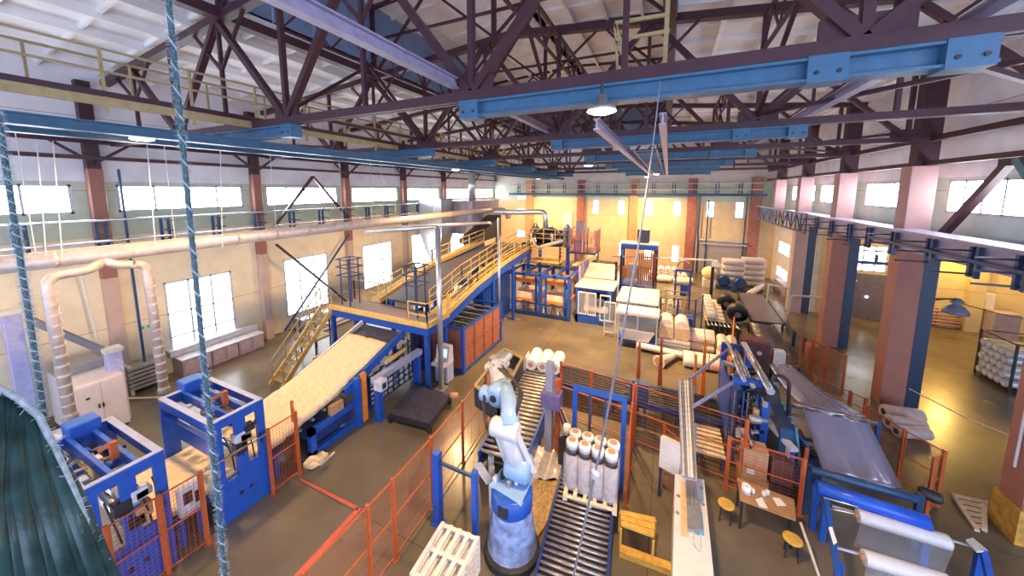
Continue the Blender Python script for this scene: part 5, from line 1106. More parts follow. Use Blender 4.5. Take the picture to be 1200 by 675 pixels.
for p, q_ in zip(rim, rim[1:]):
    for i in range(int((q_ - p).length * 320)):
        c = lerp(p, q_, R.random()); f.bar(c, c + V((R.uniform(-1, 1), R.uniform(-1, 1), R.uniform(-1, 1))) * 0.02, 0.0016)
f.build('fringe', ROPE, t)
# ------------------------------------------------------------------ blue stretch machine right of the cell
t = thing('stretch_machine', 'blue stretch wrapping machine with steel guide rails right of the orange cell', 'machine', (3.0, 13, 0))
for x in (2.3, 3.1):
    for y in (12.4, 15.1): MB().bar((x, y, 0), (x, y, 2.9), 0.2).build('post', NAVY if y < 13 and x < 3 else BLUE, t)
for y in (12.4, 15.1): MB().bar((2.2, y, 2.98), (3.2, y, 2.98), 0.18).build('cross_beam', BLUE, t)
for x0, x1, ya, yb, za, zb in ((2.4, 2.45, 15.1, 12.2, 3.1, 3.1), (2.95, 3.05, 15.2, 11.8, 3.1, 3.1), (2.65, 2.7, 14.9, 12.2, 2.95, 2.95)):
    MB().tube([(x0, ya, za), (x1, yb, zb)], 0.07 if x0 != 2.95 else 0.11, 12).build('guide_rail', STEEL, t, smooth=True)
MB().bar(G(890, 482, 1.65), G(931, 528, 1.6), 0.2, 0.1).build('arm', LGREY, t)
p, q = G(897, 482, 1.6), G(925, 522, 1.6)
MB().slab([p, q, q - V((0, 0, .85)), p - V((0, 0, .4))], 0.05, (0.9, 0, 0)).build('side_shield', mat('pale_shield', (0.46, 0.46, 0.56), 0.4), t)
MB().bar(q + V((.08, 0, -.02)), q + V((.08, 0, -1.0)), 0.1, 0.22).build('blue_post', BLUE, t)
for pa, pb in (((808, 444), (858, 406)), ((811, 477), (872, 440))): MB().bar(G(*pa, 2.5), G(*pb, 3.0), 0.07).build('stay_bar', mat('violet_steel', (0.25, 0.24, 0.4), 0.4), t)
MB().tube([G(848, 425, 2.8), G(875, 432, 2.9)], 0.09, 10).build('cylinder', GREY, t, smooth=True)
MB().tube([G(884, 450, 2.9), G(912, 452, 2.9)], 0.1, 10).build('cylinder', GREY, t, smooth=True)
MB().cbox(2.95, 3.3, 11.9, 12.3, 2.7, 3.1).build('drive_box', DARK, t)
MB().tube(path([(3.15, 12.3, 3.0), (3.25, 12.4, 3.4), (3.6, 12.3, 3.35), (3.65, 12.3, 2.2)], 0.18), 0.05, 8).build('cable_hose', BLK, t, smooth=True)
MB().box(2.2, 2.28, 12.7, 14.9, 0.6, 2.5).build('blue_panel', BLUE, t); MB().box(3.4, 3.8, 11.9, 14.5, 0.25, 2.0).build('machine_body', NAVY, t)
R = random.Random(4)
for i in range(22):
    x = R.uniform(2.4, 3.1); y = 11.9 + (i % 8) * 0.4; z = R.uniform(1.0, 2.8)
    MB().lathe((x, y, z), [(0.08, 0), (0.12, 0.03), (0.12, 0.3), (0.06, 0.33), (0.05, 0.5)], 10, (R.choice([1, 0.3]), R.choice([0, 1]), 0.1)).build('actuator', [GREY, DARK, NAVY, STEEL][i % 4], t, smooth=True)
for i in range(7):
    y = 12.5 + i * 0.35; MB().tube([(2.4, y, 0.62), (3.4, y, 0.62)], 0.06, 8).build('bed_roller', mat('worn_roller', (0.55, 0.47, 0.38)), t, smooth=True)
for i in range(8): MB().bar((2.62, 11.45, 0.5 + i * 0.17), (2.62, 12.2, 0.5 + i * 0.17), 0.05, 0.09).build('clamp_slat', [LGREY, DARK][i % 2], t)
MB().box(3.85, 4.0, 12.0, 12.9, .2, 1.15).box(4.0, 4.5, 12.0, 12.15, .2, 1.15).build('carriage_frame', NAVY, t)
for i in range(5): MB().bar((4.02, 12.2 + i * .15, 1.05), (4.5, 12.2 + i * .15, 1.05), .05).build('carriage_slat', DARK, t)
for i in range(6): MB().tube([(2.25 + i * .12, 12.25, 1.0), (2.25 + i * .12, 12.25, 2.7)], .025, 6).build('rod', [STEEL, DARK, BLUE][i % 3], t)
for i in range(4): MB().cbox(2.35 + i * .2, 2.5 + i * .2, 12.1, 12.3, 1.2 + i * .4, 1.45 + i * .4, .02).build('valve', [LGREY, BLK, CARD, GREY][i], t)
for i in range(6): MB().bar((3.75, 11.9 + i * .35, 2.1), (3.95, 11.9 + i * .35, 0.9), 0.06).build('clip_arm', mat('teal_steel', (0.07, 0.2, 0.24)), t)
MB().bar((3.6, 12.8, 1.9), (4.1, 12.0, 1.5), 0.1).bar((4.1, 12.0, 0), (4.1, 12.0, 1.5), 0.1).build('outer_frame', DBLUE, t)
# the plastic web
def web(l0, l1, r0, r1, nm, lab, sag=0.0, n=14):
    rows = []
    for i in range(n + 1):
        a = lerp(l0, l1, i / n); b = lerp(r0, r1, i / n); s = sag * math.sin(PI * i / n)
        rows.append([lerp(a, b, j / 8) - V((0, 0, s + 0.03 * math.sin(j * 2.1))) for j in range(9)])
    return MB().grid(rows, 0.012).one(nm, WEB, lab, 'film', smooth=True)
web(V((4.3, 17.3, 1.6)), V((4.25, 13.35, 2.12)), V((5.1, 17.5, 1.6)), V((5.85, 13.3, 2.12)), 'film_web', 'upper shiny plastic web stretching back from the steel roller to the far conveyor', 0.12)
web(V((4.25, 13.2, 2.1)), V((4.3, 11.4, 1.25)), V((5.8, 13.15, 2.1)), V((5.95, 11.6, 1.25)), 'film_web', 'lower shiny plastic web sloping down from the steel roller to the blue roll stand', 0.02)
t = thing('web_roller_frame', 'navy frame holding the steel roller over which the plastic web runs', 'frame', (5.0, 13.3, 0))
MB().tube([(4.0, 13.28, 2.05), (6.05, 13.22, 2.05)], 0.06, 12).build('roller', STEEL, t, smooth=True)
for x in (3.95, 6.1): MB().bar((x, 13.25, 0), (x, 13.25, 2.1), 0.1).build('post', DBLUE, t)
MB().bar((3.95, 13.25, 1.0), (6.1, 13.25, 1.0), 0.08).build('tie_bar', DBLUE, t)
MB().tube([(4.1, 14.6, 1.0), (5.9, 14.6, 1.0)], 0.05, 8).build('lower_roller', GREY, t); MB().cbox(4.1, 4.6, 13.7, 14.1, 0, 0.8).build('valve_box', ORNG, t)
# film roll stand
t = thing('roll_stand', 'blue unwinding stand carrying the white film rolls at the lower right', 'stand', (5.2, 10.6, 0))
MB().tube([G(957, 570, 1.25), G(1088, 613, 1.25)], 0.17, 14).build('blue_roller', mat('bright_blue_paint', (0.015, 0.09, 0.55), 0.3), t, smooth=True)
MB().tube([G(950, 550, 1.45), G(1075, 585, 1.45)], 0.1, 12).build('black_roller', NAVY, t, smooth=True)
a = G(957, 570, 1.25); b = G(1088, 613, 1.25)
for p in (a, b): MB().bar((p.x, p.y, 0), (p.x, p.y, 1.25), 0.13).build('side_post', BLUE, t)
for p in (G(948, 548, 1.4), G(1078, 583, 1.4)): MB().bar((p.x, p.y, 0), (p.x, p.y, 1.5), 0.12).build('rear_post', NAVY, t)
MB().lathe(G(1076, 575, 1.4), [(0.1, 0), (0.14, .05), (0.14, .35), (0.08, .4)], 12, (1, -0.3, 0)).build('motor', BLK, t, smooth=True)
MB().bar(G(968, 588, 1.1), G(985, 690, 1.0), 0.1, 0.14).build('roll_arm', BLUE, t); MB().bar(G(1152, 645, 1.1), G(1165, 700, 0.6), 0.1, 0.14).build('roll_arm', BLUE, t)
for p in (G(968, 588, 1.1), G(984, 660, 1.0)): MB().bar(p, (p.x, p.y, 0), 0.12).build('arm_leg', BLUE, t)
p = G(1150, 642, 1.05); MB().bar(p, (p.x, p.y, 0), 0.12).build('arm_leg', BLUE, t)
MB().slab([G(1132, 632, 1.15), G(1140, 630, 1.15), G(1158, 645, 1.15), G(1145, 646, 1.15)], 0.04).build('white_plate', WHITE, t)
p = G(973, 615, 1.15); MB().slab([G(971, 618, 1.2), G(975, 617, 1.2), G(981, 635, 1.15), G(977, 638, 1.15)], 0.02).build('paper_tag', PAPER, t)
for z, pa, pb in ((1.15, (965, 583), (1084, 615)), (1.0, (968, 595), (1082, 620))): MB().tube([G(*pa, z), G(*pb, z)], 0.025, 8).build('guide_bar', STEEL, t, smooth=True)
MB().tube([G(975, 593, 1.0), G(1142, 641, 1.0)], 0.035, 8).tube([G(975, 640, .95), G(1150, 690, .95)], 0.035, 8).build('shaft', GREY, t)
for i, (pa, pb, z, lab) in enumerate((((1005, 604), (1112, 636), 1.0, 'upper white film roll on the blue unwinding stand'), ((1012, 653), (1112, 684), 0.95, 'lower white film roll on the blue unwinding stand at the bottom edge'))):
    a = G(*pa, z); b = G(*pb, z); d_ = (b - a).normalized(); L = (b - a).length
    t = thing('film_roll', lab, 'roll', (a + b) / 2 - V((0, 0, .16)), 'film rolls on the unwinding stand')
    MB().lathe(a, [(0.155, 0), (0.16, 0.02), (0.16, L - 0.02), (0.155, L)], 20, d_).build('film', mat('matt_film', (0.62, 0.62, 0.66), 0.3, var=0.06), t, smooth=True)
    MB().lathe(a - d_ * 0.06, [(0.07, 0), (0.07, L + 0.12)], 12, d_).build('core_tube', CARD, t, smooth=True)
    rows = [[a + d_ * (L * j / 6) + V((0, -0.16, 0)) - V((0, -0.03 * k, 0.17 * k)) for j in range(7)] for k in range(6)]
    MB().grid(rows, 0.006).build('hanging_film', FILMT, t, smooth=True)
# table with papers, box, stools
tq = [G(866, 566, .85), G(932, 586, .85), G(926, 606, .85), G(878, 598, .85)]
tq = [V((2.2, 10.75, .85)), V((3.45, 10.55, .85)), V((3.3, 9.85, .85)), V((2.15, 9.95, .85))]
t = thing('work_table', 'brown work table with papers inside the orange fence at the right', 'table', (2.8, 10.3, 0))
MB().slab(tq, 0.04).build('table_top', mat('brown_board', (0.40, 0.22, 0.10), 0.5), t)
for p in tq: MB().bar((lerp(p, tq[0] * .5 + tq[2] * .5, .08).x, lerp(p, tq[0] * .5 + tq[2] * .5, .08).y, 0), (lerp(p, tq[0] * .5 + tq[2] * .5, .08).x, lerp(p, tq[0] * .5 + tq[2] * .5, .08).y, .81), 0.05).build('leg', DARK, t)
def tabletop(px, py): return G(px, py, .852)
for i, pts in enumerate((((885, 585), (893, 583), (900, 596), (890, 594)), ((905, 583), (914, 584), (922, 593), (911, 593)))):
    MB().slab([tabletop(*p) for p in pts], 0.004, (0, 0, 1)).one('paper_sheet', PAPER, ('white paper sheet lying in the middle of the brown work table', 'white paper sheet lying at the right end of the brown work table')[i], 'paper')
p = tabletop(874, 577); MB().lathe(p, [(0.03, 0), (0.11, 0), (0.11, .22), (0.03, .22), (0.03, .2)], 16).one('tape_roll', PAPER, 'white paper roll standing on the left end of the brown work table', 'roll', smooth=True)
for i, (px, py) in enumerate(((882, 577), (895, 580), (899, 579))):
    p = tabletop(px, py); MB().lathe(p, [(0.05, 0), (0.06, .02), (0.05, .1), (0.03, .12)], 10).one('small_pot', WHITE, 'small white pot on the brown work table, %s from the left' % ORD[i], 'pot', 'white pots on the work table', smooth=True)
t = thing('cardboard_box', 'tall brown cardboard box with a paper label behind the work table', 'box', (2.75, 11.6, 0))
MB().box(2.45, 3.05, 11.4, 11.9, 0.5, 1.35).build('carton', CARD, t); MB().box(2.44, 3.06, 11.39, 11.91, 1.34, 1.36).build('lid_flaps', mat('light_cardboard', (0.6, 0.36, 0.2), 0.7), t); MB().box(2.55, 2.75, 11.385, 11.4, 0.6, 0.75).build('paper_label', PAPER, t)
MB().box(2.4, 3.1, 11.35, 11.95, 0.0, 0.5).one('crate', mat('brown_board', (0.4, 0.22, 0.1)), 'low dark crate on the floor under the cardboard box', 'crate')
MB().cbox(3.15, 3.7, 11.45, 11.85, 0.5, 1.2).one('shelf_carton', mat('dark_brown_panel', (0.1, 0.05, 0.05)), 'dark carton beside the brown cardboard box behind the work table', 'carton')
MB().box(3.12, 3.75, 11.4, 11.95, 0.0, 0.5).one('crate', DARK, 'low black crate on the floor under the dark carton', 'crate')
def stool(p, lab):
    t = thing('stool', lab, 'stool', (p.x, p.y, 0))
    MB().lathe((p.x, p.y, .45), [(0.18, 0), (0.2, .02), (0.2, .05), (0.17, .06)], 14).build('seat', YWOOD, t)
    for a in range(4): MB().bar((p.x + .14 * math.cos(a * PI / 2 + .6), p.y + .14 * math.sin(a * PI / 2 + .6), .45), (p.x + .18 * math.cos(a * PI / 2 + .6), p.y + .18 * math.sin(a * PI / 2 + .6), 0), 0.03).build('leg', DARK, t)
stool(G(851, 590, .5), 'yellow topped stool at the left end of the work table'); stool(G(929, 631, .5), 'yellow topped stool right of the work table near the blue roll stand')
MB().bar(G(938, 612, .9), G(960, 676, .0), 0.04).one('wooden_pole', WOOD, 'thin wooden pole leaning beside the yellow stool at the roll stand', 'pole')
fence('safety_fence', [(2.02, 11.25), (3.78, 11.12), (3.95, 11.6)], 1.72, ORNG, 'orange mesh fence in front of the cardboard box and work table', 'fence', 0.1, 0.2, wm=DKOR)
fence('safety_fence', [(6.55, 14.9), (6.95, 13.8), (7.45, 13.1), (7.0, 12.6)], 1.75, ORNG, 'bent orange mesh fence around the right side of the film roll stand', 'fence', 0.1, 0.25)
fence('safety_fence', [(6.5, 21.1), (6.85, 20.75), (7.15, 20.1), (7.55, 19.3)], 1.75, ORNG, 'orange mesh fence in front of the second right column', 'fence', 0.1, 0.1)
fence('safety_fence', [(5.0, 19.9), (6.1, 19.75)], 1.0, ORNG, 'low orange rail fence at the end of the far right roller conveyor', 'fence', 0.14, 0.3)
fence('safety_fence', [(6.1, 17.9), (7.0, 17.2), (7.3, 16.8)], 1.1, ORNG, 'low orange rail fence behind the upper plastic web', 'fence', 0.3, 0.5)
# bagged rolls by the right column
for i, (pa, pb, r) in enumerate((((1035, 482), (1080, 488), .3), ((1040, 494), (1083, 500), .3), ((1050, 505), (1088, 508), .25))):
    roll_h(G(*pa, r + (.5 if i == 0 else .0) * 0 + (0.0)), G(*pb, r), r * .9, '%s white bagged roll lying on the floor before the nearest full right column' % ('rear', 'middle', 'front')[i], 'bagged_roll', 'bagged rolls by the right column', mat('pinkish_film', (0.66, 0.55, 0.55), 0.25, var=0.12, bump=0.3), DARK)
# pallet leaning against the column
t = thing('wooden_pallet', 'pale wooden pallet leaning low against the yellow column base at right', 'pallet', (8.2, 13.4, 0))
a, b, c, d_ = G(1118, 577, .35), G(1165, 588, .5), G(1163, 618, .08), G(1150, 620, .02)
a = V((7.75, 13.9, .12)); b = V((8.75, 13.85, .45)); c = V((8.5, 12.75, .45)); d_ = V((7.75, 12.9, .12))
a = G(1115, 577, .12); b = G(1158, 587, .3); c = G(1155, 621, .12); d_ = G(1145, 621, .06)
for i in range(6):
    MB().slab([lerp(a, d_, (i + .0) / 6), lerp(b, c, (i + .0) / 6), lerp(b, c, (i + .62) / 6), lerp(a, d_, (i + .62) / 6)], 0.025).build('board', WOOD, t)
for u in (.05, .9): MB().bar(lerp(a, b, u) - V((0, 0, .06)), lerp(d_, c, u) - V((0, 0, .02)), 0.09, 0.07).build('bearer', WOOD, t)
# annex things
MB().tube([(9.3, 18.6, 1.0), (10.2, 17.2, .85), (11.4, 15.4, 1.0)], 0.02, 6).one('barrier_cable', LGREY, 'thin barrier cable sagging behind the bagged rolls', 'cable')
t = thing('pendant_lamp', 'dark bell shaped lamp on a long arm from the nearest full right column', 'lamp', (10.9, 19.0, 4.2))
la = GX(1122, 352, 10.9)
MB().lathe(la, [(0.05, 0.1), (0.15, 0.03), (0.2, -0.08), (0.19, -0.1), (0.11, -0.12), (0.12, -0.17), (0.24, -0.26), (0.35, -0.42), (0.38, -0.55), (0.36, -0.55), (0.3, -0.42), (0.1, -0.3)], 18).build('shade', mat('blue_grey_enamel', (0.2, 0.23, 0.32), 0.3), t, smooth=True)
MB().tube([(9.6, 19.3, la.z + .05), la + V((0, 0, .05))], 0.03, 8).tube([(9.6, 19.3, la.z - .1), la + V((-.3, 0, .02))], 0.02, 6).build('arm', DARK, t)
MB().tube([la + V((0, 0, -.1)), la + V((1.2, -.3, -.35)), la + V((2.6, -.6, -.45))], 0.015, 5).build('cable', BLK, t)
t = thing('pendant_lamp', 'pale conical lamp hanging in the annex before the mauve doors', 'lamp', (11.3, 25, 4))
lb_ = GX(993, 325, 10.9); MB().lathe(lb_, [(0.05, 0.3), (0.08, 0.2), (0.5, -0.15), (0.48, -0.17)], 16).build('shade', LGREY, t, smooth=True); MB().tube([lb_ + V((0, 0, .3)), (lb_.x, lb_.y, 6.65)], 0.012, 5).build('cord', BLK, t)
t = thing('wall_heater', 'long slatted pipe heater along the yellow annex wall', 'heater', (16.6, 31.4, 0.2))
for i in range(5): MB().tube([(15.4, 31.45, .25 + i * .22), (17.6, 31.45, .25 + i * .22)], 0.07, 8).build('pipe', TERRAL, t, smooth=True)
for x in (15.5, 16.5, 17.5): MB().bar((x, 31.5, 0), (x, 31.5, 1.3), 0.06).build('bracket', TERRA, t)
MB().cbox(18.42, 18.85, 31.3, 31.69, 1.62, 2.6).one('fuse_box', CREAM, 'small cream fuse box beside the annex pilaster', 'box')
MB().cbox(18.5, 19.6, 30.6, 31.4, 0, 1.6).one('metal_cupboard', mat('mauve_bench', (0.4, 0.32, 0.38)), 'mauve metal cupboard beside the annex pilaster', 'cupboard')
t = thing('roll_stillage', 'dark steel stillage cage holding the pile of white rolls at the right edge', 'stillage', (15.2, 23.3, 0))
s0 = V((14.35, 24.0, 0)); 
for x in (14.3, 16.9):
    for y in (22.3, 24.2): MB().bar((x, y, 0), (x, y, 2.3), 0.07).build('post', DARK, t)
for z in (0.12, 2.25):
    MB().bar((14.3, 22.3, z), (16.9, 22.3, z), 0.06).bar((14.3, 24.2, z), (16.9, 24.2, z), 0.06).bar((14.3, 22.3, z), (14.3, 24.2, z), 0.06).bar((16.9, 22.3, z), (16.9, 24.2, z), 0.06).build('rail', DARK, t)
MB().box(14.3, 16.9, 22.3, 24.1, .1, .16).build('base', DARK, t)
SILV = mat('silver_film', (0.62, 0.66, 0.72), 0.25, 0.2, var=0.15, bump=0.3)
k = 0
for r in range(5):
    for c_ in range(5):
        y = 22.53 + c_ * .347 + (.17 if r % 2 else 0); z = .35 + r * .345
        if y > 24.0: continue
        roll_h((14.22, y, z), (16.7, y + .03, z), .172, 'silvery roll in the right edge stillage, %s row up, %s from the near side' % (ORD[r], ORD[c_]), 'silver_roll', 'silvery rolls in the stillage', SILV, LGREY)
MB().bar((13.9, 20.6, 0), (13.9, 20.6, 3.4), 0.1).one('blue_post', BLUE, 'thin blue post in front of the stillage at the right edge', 'post')
t = thing('stanchion_pipes', 'bent white pipe rail around the far right column', 'pipe rail', (8.0, 27, 0))
MB().tube(path([(7.6, 27.3, 0), (7.6, 27.3, 2.2), (9.3, 27.6, 2.2), (9.6, 28, 6.2)], .25), 0.07, 8).build('pipe', WHITE, t, smooth=True)
t = thing('window_beam', 'navy wall crane jib in front of the annex window', 'jib', (12, 30, 5))
MB().bar((11.0, 29.5, 4.35), (13.3, 29.5, 4.35), 0.14, 0.2).bar((12.4, 29.5, 4.4), (12.4, 29.5, 4.9), 0.12).bar((10.9, 29.5, 0), (10.9, 29.5, 5.0), 0.16).build('beam', NAVY, t)
# ------------------------------------------------------------------ blue shuttle frames (stacker bays)
t = thing('stacker_frame', 'blue open bay frame with orange shuttles beyond the bronze enclosure', 'frame', (-8.2, 23.5, 0))
for x in (-10.45, -7.95, -5.85):
    for y in (22.4, 25.4): MB().bar((x, y, 0), (x, y, 3.0), 0.22).build('post', BLUE, t)
for x in (-10.0, -8.35, -7.6, -6.2): MB().bar((x, 22.6, 0), (x, 22.6, 2.9), 0.13).build('inner_post', BLUE, t)
for y in (22.4, 25.4): MB().bar((-10.55, y, 3.0), (-5.75, y, 3.0), 0.2).build('long_beam', BLUE, t)
for x in (-10.45, -9.2, -7.95, -6.9, -5.85): MB().bar((x, 22.3, 3.05), (x, 25.5, 3.05), 0.18).build('cross_beam', BLUE, t)
MB().bar((-10.45, 22.4, .15), (-5.85, 22.4, .15), 0.25).bar((-10.45, 22.4, .9), (-5.85, 22.4, .9), 0.1).build('floor_beam', DBLUE, t)
for xa, xb in ((-10.25, -8.15), (-7.75, -6.05)):
    MB().box(xa, xb, 22.75, 25.0, 2.3, 2.6).build('orange_shuttle', DORNG, t)
    MB().box(xa, xb, 22.7, 25.0, .95, 1.12).build('orange_tray', DORNG, t)
    MB().box(xa + .1, xb - .1, 22.85, 24.8, 1.12, 1.5).build('wool_slab', CREAM, t)
for i in range(6): MB().bar((-7.7 + i * .35, 22.5, 0), (-7.7 + i * .35, 22.5, .8), 0.09).build('clamp_post', [CREAM, GREY, ORNG][i % 3], t)
# blue press cabinet with windows
t = thing('press_cabinet', 'blue press cabinet with grey framed windows right of the stacker frame', 'cabinet', (-4.2, 23.3, 0))
MB().box(-5.4, -3.0, 22.5, 24.8, 0, .55).box(-5.4, -3.0, 22.6, 24.8, 2.25, 2.45).box(-3.3, -3.0, 22.4, 24.8, 0, 2.4).box(-5.4, -5.25, 22.5, 24.8, 0, 2.4).box(-5.4, -3, 24.6, 24.8, 0, 2.4).build('body', BLUE, t)
MB().box(-5.5, -2.9, 22.5, 25, 2.45, 2.55).build('roof_plate', CREAM, t)
for xa, xb in ((-5.25, -4.65), (-4.6, -4.0)):
    w_ = MB().box(xa, xb, 22.46, 22.5, .6, .7).box(xa, xb, 22.46, 22.5, 2.1, 2.2).box(xa, xa + .07, 22.46, 22.5, .7, 2.1).box(xb - .07, xb, 22.46, 22.5, .7, 2.1).build('door_frame', LGREY, t)
    MB().box(xa + .07, xb - .07, 22.475, 22.49, .7, 2.1).build('window', GLASS, w_)
MB().box(-5.0, -3.6, 23.2, 24.3, .6, 1.6).build('inner_drum', CREAM, t)
d_ = MB().box(-3.75, -3.05, 22.3, 22.34, .4, .5).box(-3.75, -3.05, 22.3, 22.34, 2.1, 2.2).box(-3.75, -3.68, 22.3, 22.34, .5, 2.1).box(-3.12, -3.05, 22.3, 22.34, .5, 2.1).build('open_door', LGREY, t)
MB().cbox(-3.55, -3.2, 22.2, 22.3, 1.0, 1.4).build('switch_panel', LGREY, d_)
t = thing('wool_chute', 'cream sheet chute with pale slanted posts above the blue press cabinet', 'chute', (-4.6, 26, 2.6))
MB().slab([(-5.4, 24.9, 2.7), (-3.2, 24.9, 2.7), (-3.6, 28, 3.1), (-5.6, 28, 3.1)], .08).build('sheet', CREAM, t)
for i in range(4): MB().bar((-5.6, 24.4 + i * .9, 0), (-5.6, 24.4 + i * .9, 3.6), 0.16).build('post', LILA, t)
MB().bar((-6.0, 24.3, 3.55), (-5.5, 28, 3.7), 0.35, 0.08).build('cream_board', WOOL, t)
# white machine cabinets in the middle
t = thing('grey_machine_cabinet', 'pale grey machine cabinet with dark vents and a cream top mid hall', 'cabinet', (-1.3, 22.9, 0))
MB().cbox(-2.45, -.3, 21.6, 24.4, 0, 2.2).build('body', LGREY, t); MB().box(-2.6, -.2, 21.4, 24.6, 2.2, 2.32).build('cream_top', CREAM, t)
for i in range(3): MB().box(-.85 + i * .0, -.6, 21.57, 21.6, .5 + i * .5, .9 + i * .5).build('vent', DARK, t)
for i in range(2): MB().box(-2.35 + i * .72, -1.68 + i * .72, 21.56, 21.6, .2, 2.1).build('door', LGREY, t)
MB().tube([(-1.55, 21.54, 1.3), (-1.55, 21.56, 1.3)], 0.1, 10).build('emblem_disc', DARK, t); MB().box(-.28, -.22, 21.7, 24.2, .3, 2.1).build('blue_side', BLUE, t)
t = thing('guarded_roller_machine', 'guarded roller machine with clear panels and cream lid before the grey cabinet', 'machine', (-1.2, 20.4, 0))
MB().box(-2.3, -.15, 19.9, 21.0, .35, .5).build('base', BLUE, t)
for x in (-2.25, -1.2, -.2):
    for y in (19.9, 20.95): MB().bar((x, y, 0), (x, y, 2.0), 0.08).build('post', LGREY, t)
MB().box(-2.4, -.1, 19.75, 21.1, 2.0, 2.14).build('cream_lid', CREAM, t)
for xa, xb in ((-2.2, -1.25), (-1.15, -.25)): MB().box(xa, xb, 19.88, 19.91, 1.15, 1.95).build('clear_panel', GLASS, t)
MB().hexa([(-2.0, 19.85, .5), (-.6, 19.85, .5), (-.6, 20.8, .5), (-2.0, 20.8, .5), (-2.2, 19.8, 1.1), (-.3, 19.8, 1.1), (-.3, 20.9, 1.1), (-2.2, 20.9, 1.1)]).build('hopper', WHITE, t)
for i in range(3): MB().tube([(-2.2, 20.1 + i * .3, 1.5), (-.2, 20.1 + i * .3, 1.5)], 0.12, 10).build('roller', GREY, t, smooth=True)
t = thing('side_guard', 'open grey guard frame left of the guarded roller machine', 'guard', (-2.9, 20.9, 0))
MB().bar((-3.2, 20.9, 0), (-3.2, 20.9, 2.2), 0.06).bar((-2.55, 20.9, 0), (-2.55, 20.9, 2.2), 0.06).bar((-3.2, 20.9, 2.2), (-2.55, 20.9, 2.2), 0.06).bar((-3.2, 20.9, .3), (-2.55, 20.9, .3), 0.06).bar((-3.2, 20.9, 1.0), (-2.55, 20.9, 1.0), 0.05).build('frame', LGREY, t)
MB().box(-3.17, -2.58, 20.89, 20.91, .33, 2.17).build('clear_panel', GLASS, t)
# bales, tubes and strapped rolls on the floor
BEI = mat('beige_film', (0.76, 0.67, 0.55), 0.35, var=0.1, scale=6, bump=0.2)
for i in range(2):
    x = .28 + i * .78
    t = thing('wool_bale', '%s upright beige bale with rounded top on the grey stack in the middle' % ('left', 'right')[i], 'bale', (x, 20.6, .85), 'beige bales')
    mb = MB(); prof = [(-.36, 0), (-.37, .6), (-.33, .85), (-.2, 1.0), (0, 1.05), (.2, 1.0), (.33, .85), (.37, .6), (.36, 0)]
    mb.add([(x + a, 20.2, .85 + b) for a, b in prof] + [(x + a, 21.4, .85 + b) for a, b in prof], [tuple(range(9)), tuple(range(17, 8, -1))] + [(j, j + 9, j + 10, j + 1) for j in range(8)] + [(8, 17, 9, 0)])
    mb.build('bale_body', BEI, t); MB().box(x - .36, x + .36, 20.17, 20.2, .87, 1.5).build('front_face', mat('tan_face', (0.6, 0.46, 0.3), 0.6), t)
t = thing('bale_stand', 'grey stand of stacked sheets carrying the two beige bales', 'stand', (.65, 20.7, 0))
for i in range(4): MB().box(-.15, 1.5, 20.1, 21.5, .03 + i * .2, .18 + i * .2).build('sheet_stack', [LGREY, CREAM][i % 2], t)
MB().box(-.1, 1.4, 20.2, 21.4, 0, .85).build('core_block', GREY, t)
roll_h(G(747, 404, .3), G(800, 416, .3), .17, 'long pale tube roll lying on the floor before the bale stand', 'tube_roll', None, FILMW, ORNG)
t = thing('film_cone', 'white film cone lying on the floor beside the long tube roll', 'film', G(785, 420))
a, b = G(772, 424, .25), G(795, 415, .2); MB().lathe(a, [(0.34, 0), (0.3, .06), (0.16, (b - a).length * .6), (0.1, (b - a).length)], 14, b - a).build('cone', FILMW, t, smooth=True); MB().lathe(a - (b - a).normalized() * .01, [(0.24, 0), (0.24, .008)], 12, b - a).build('core_end', CARD, t)
STR = BLK
def strapped(x0, x1, y, z, r, lab, grp):
    p = V((x0, y, z)); q = V((x1, y + .15, z)); roll_h(p, q, r, lab, 'strapped_roll', grp, FILMW, WOOD)
    o = bpy.data.objects
k = 0
for (y, z, x0, x1) in ((18.9, .3, 1.15, 2.75), (19.5, .3, 1.15, 2.85), (20.9, .3, 1.05, 2.7), (21.5, .3, 1.05, 2.75), (20.9, .86, 1.1, 2.7), (21.5, .86, 1.1, 2.75)):
    p = V((x0, y, z)); q = V((x1, y + .1, z)); r = .28
    lab = 'white strapped roll on the floor near the orange posts, %s' % ('front row nearest', 'front row second', 'lower of the rear pile, front', 'lower of the rear pile, back', 'upper of the rear pile, front', 'upper of the rear pile, back')[k]
    roll_h(p, q, r, lab, 'strapped_roll', 'strapped rolls near the orange posts', FILMW, WOOD)
    rt = [o for o in bpy.data.objects if o.name.startswith('strapped_roll') and not o.parent][-1]
    for f in (.3, .7): MB().tube([lerp(p, q, f - .01), lerp(p, q, f + .01)], r + .006, 16).build('strap', BLK, rt)
    k += 1
for i in range(4):
    p = V((3.0 + (i % 2) * .45, 20.0, .3 + (i // 2) * .52)); roll_h(p, p + V((.1, 1.5, 0)), .26, 'beige roll in the small pile right of the strapped rolls, %s' % ('lower left', 'lower right', 'upper left', 'upper right')[i], 'beige_roll', 'beige rolls beside the strapped rolls', BEI, CARD)
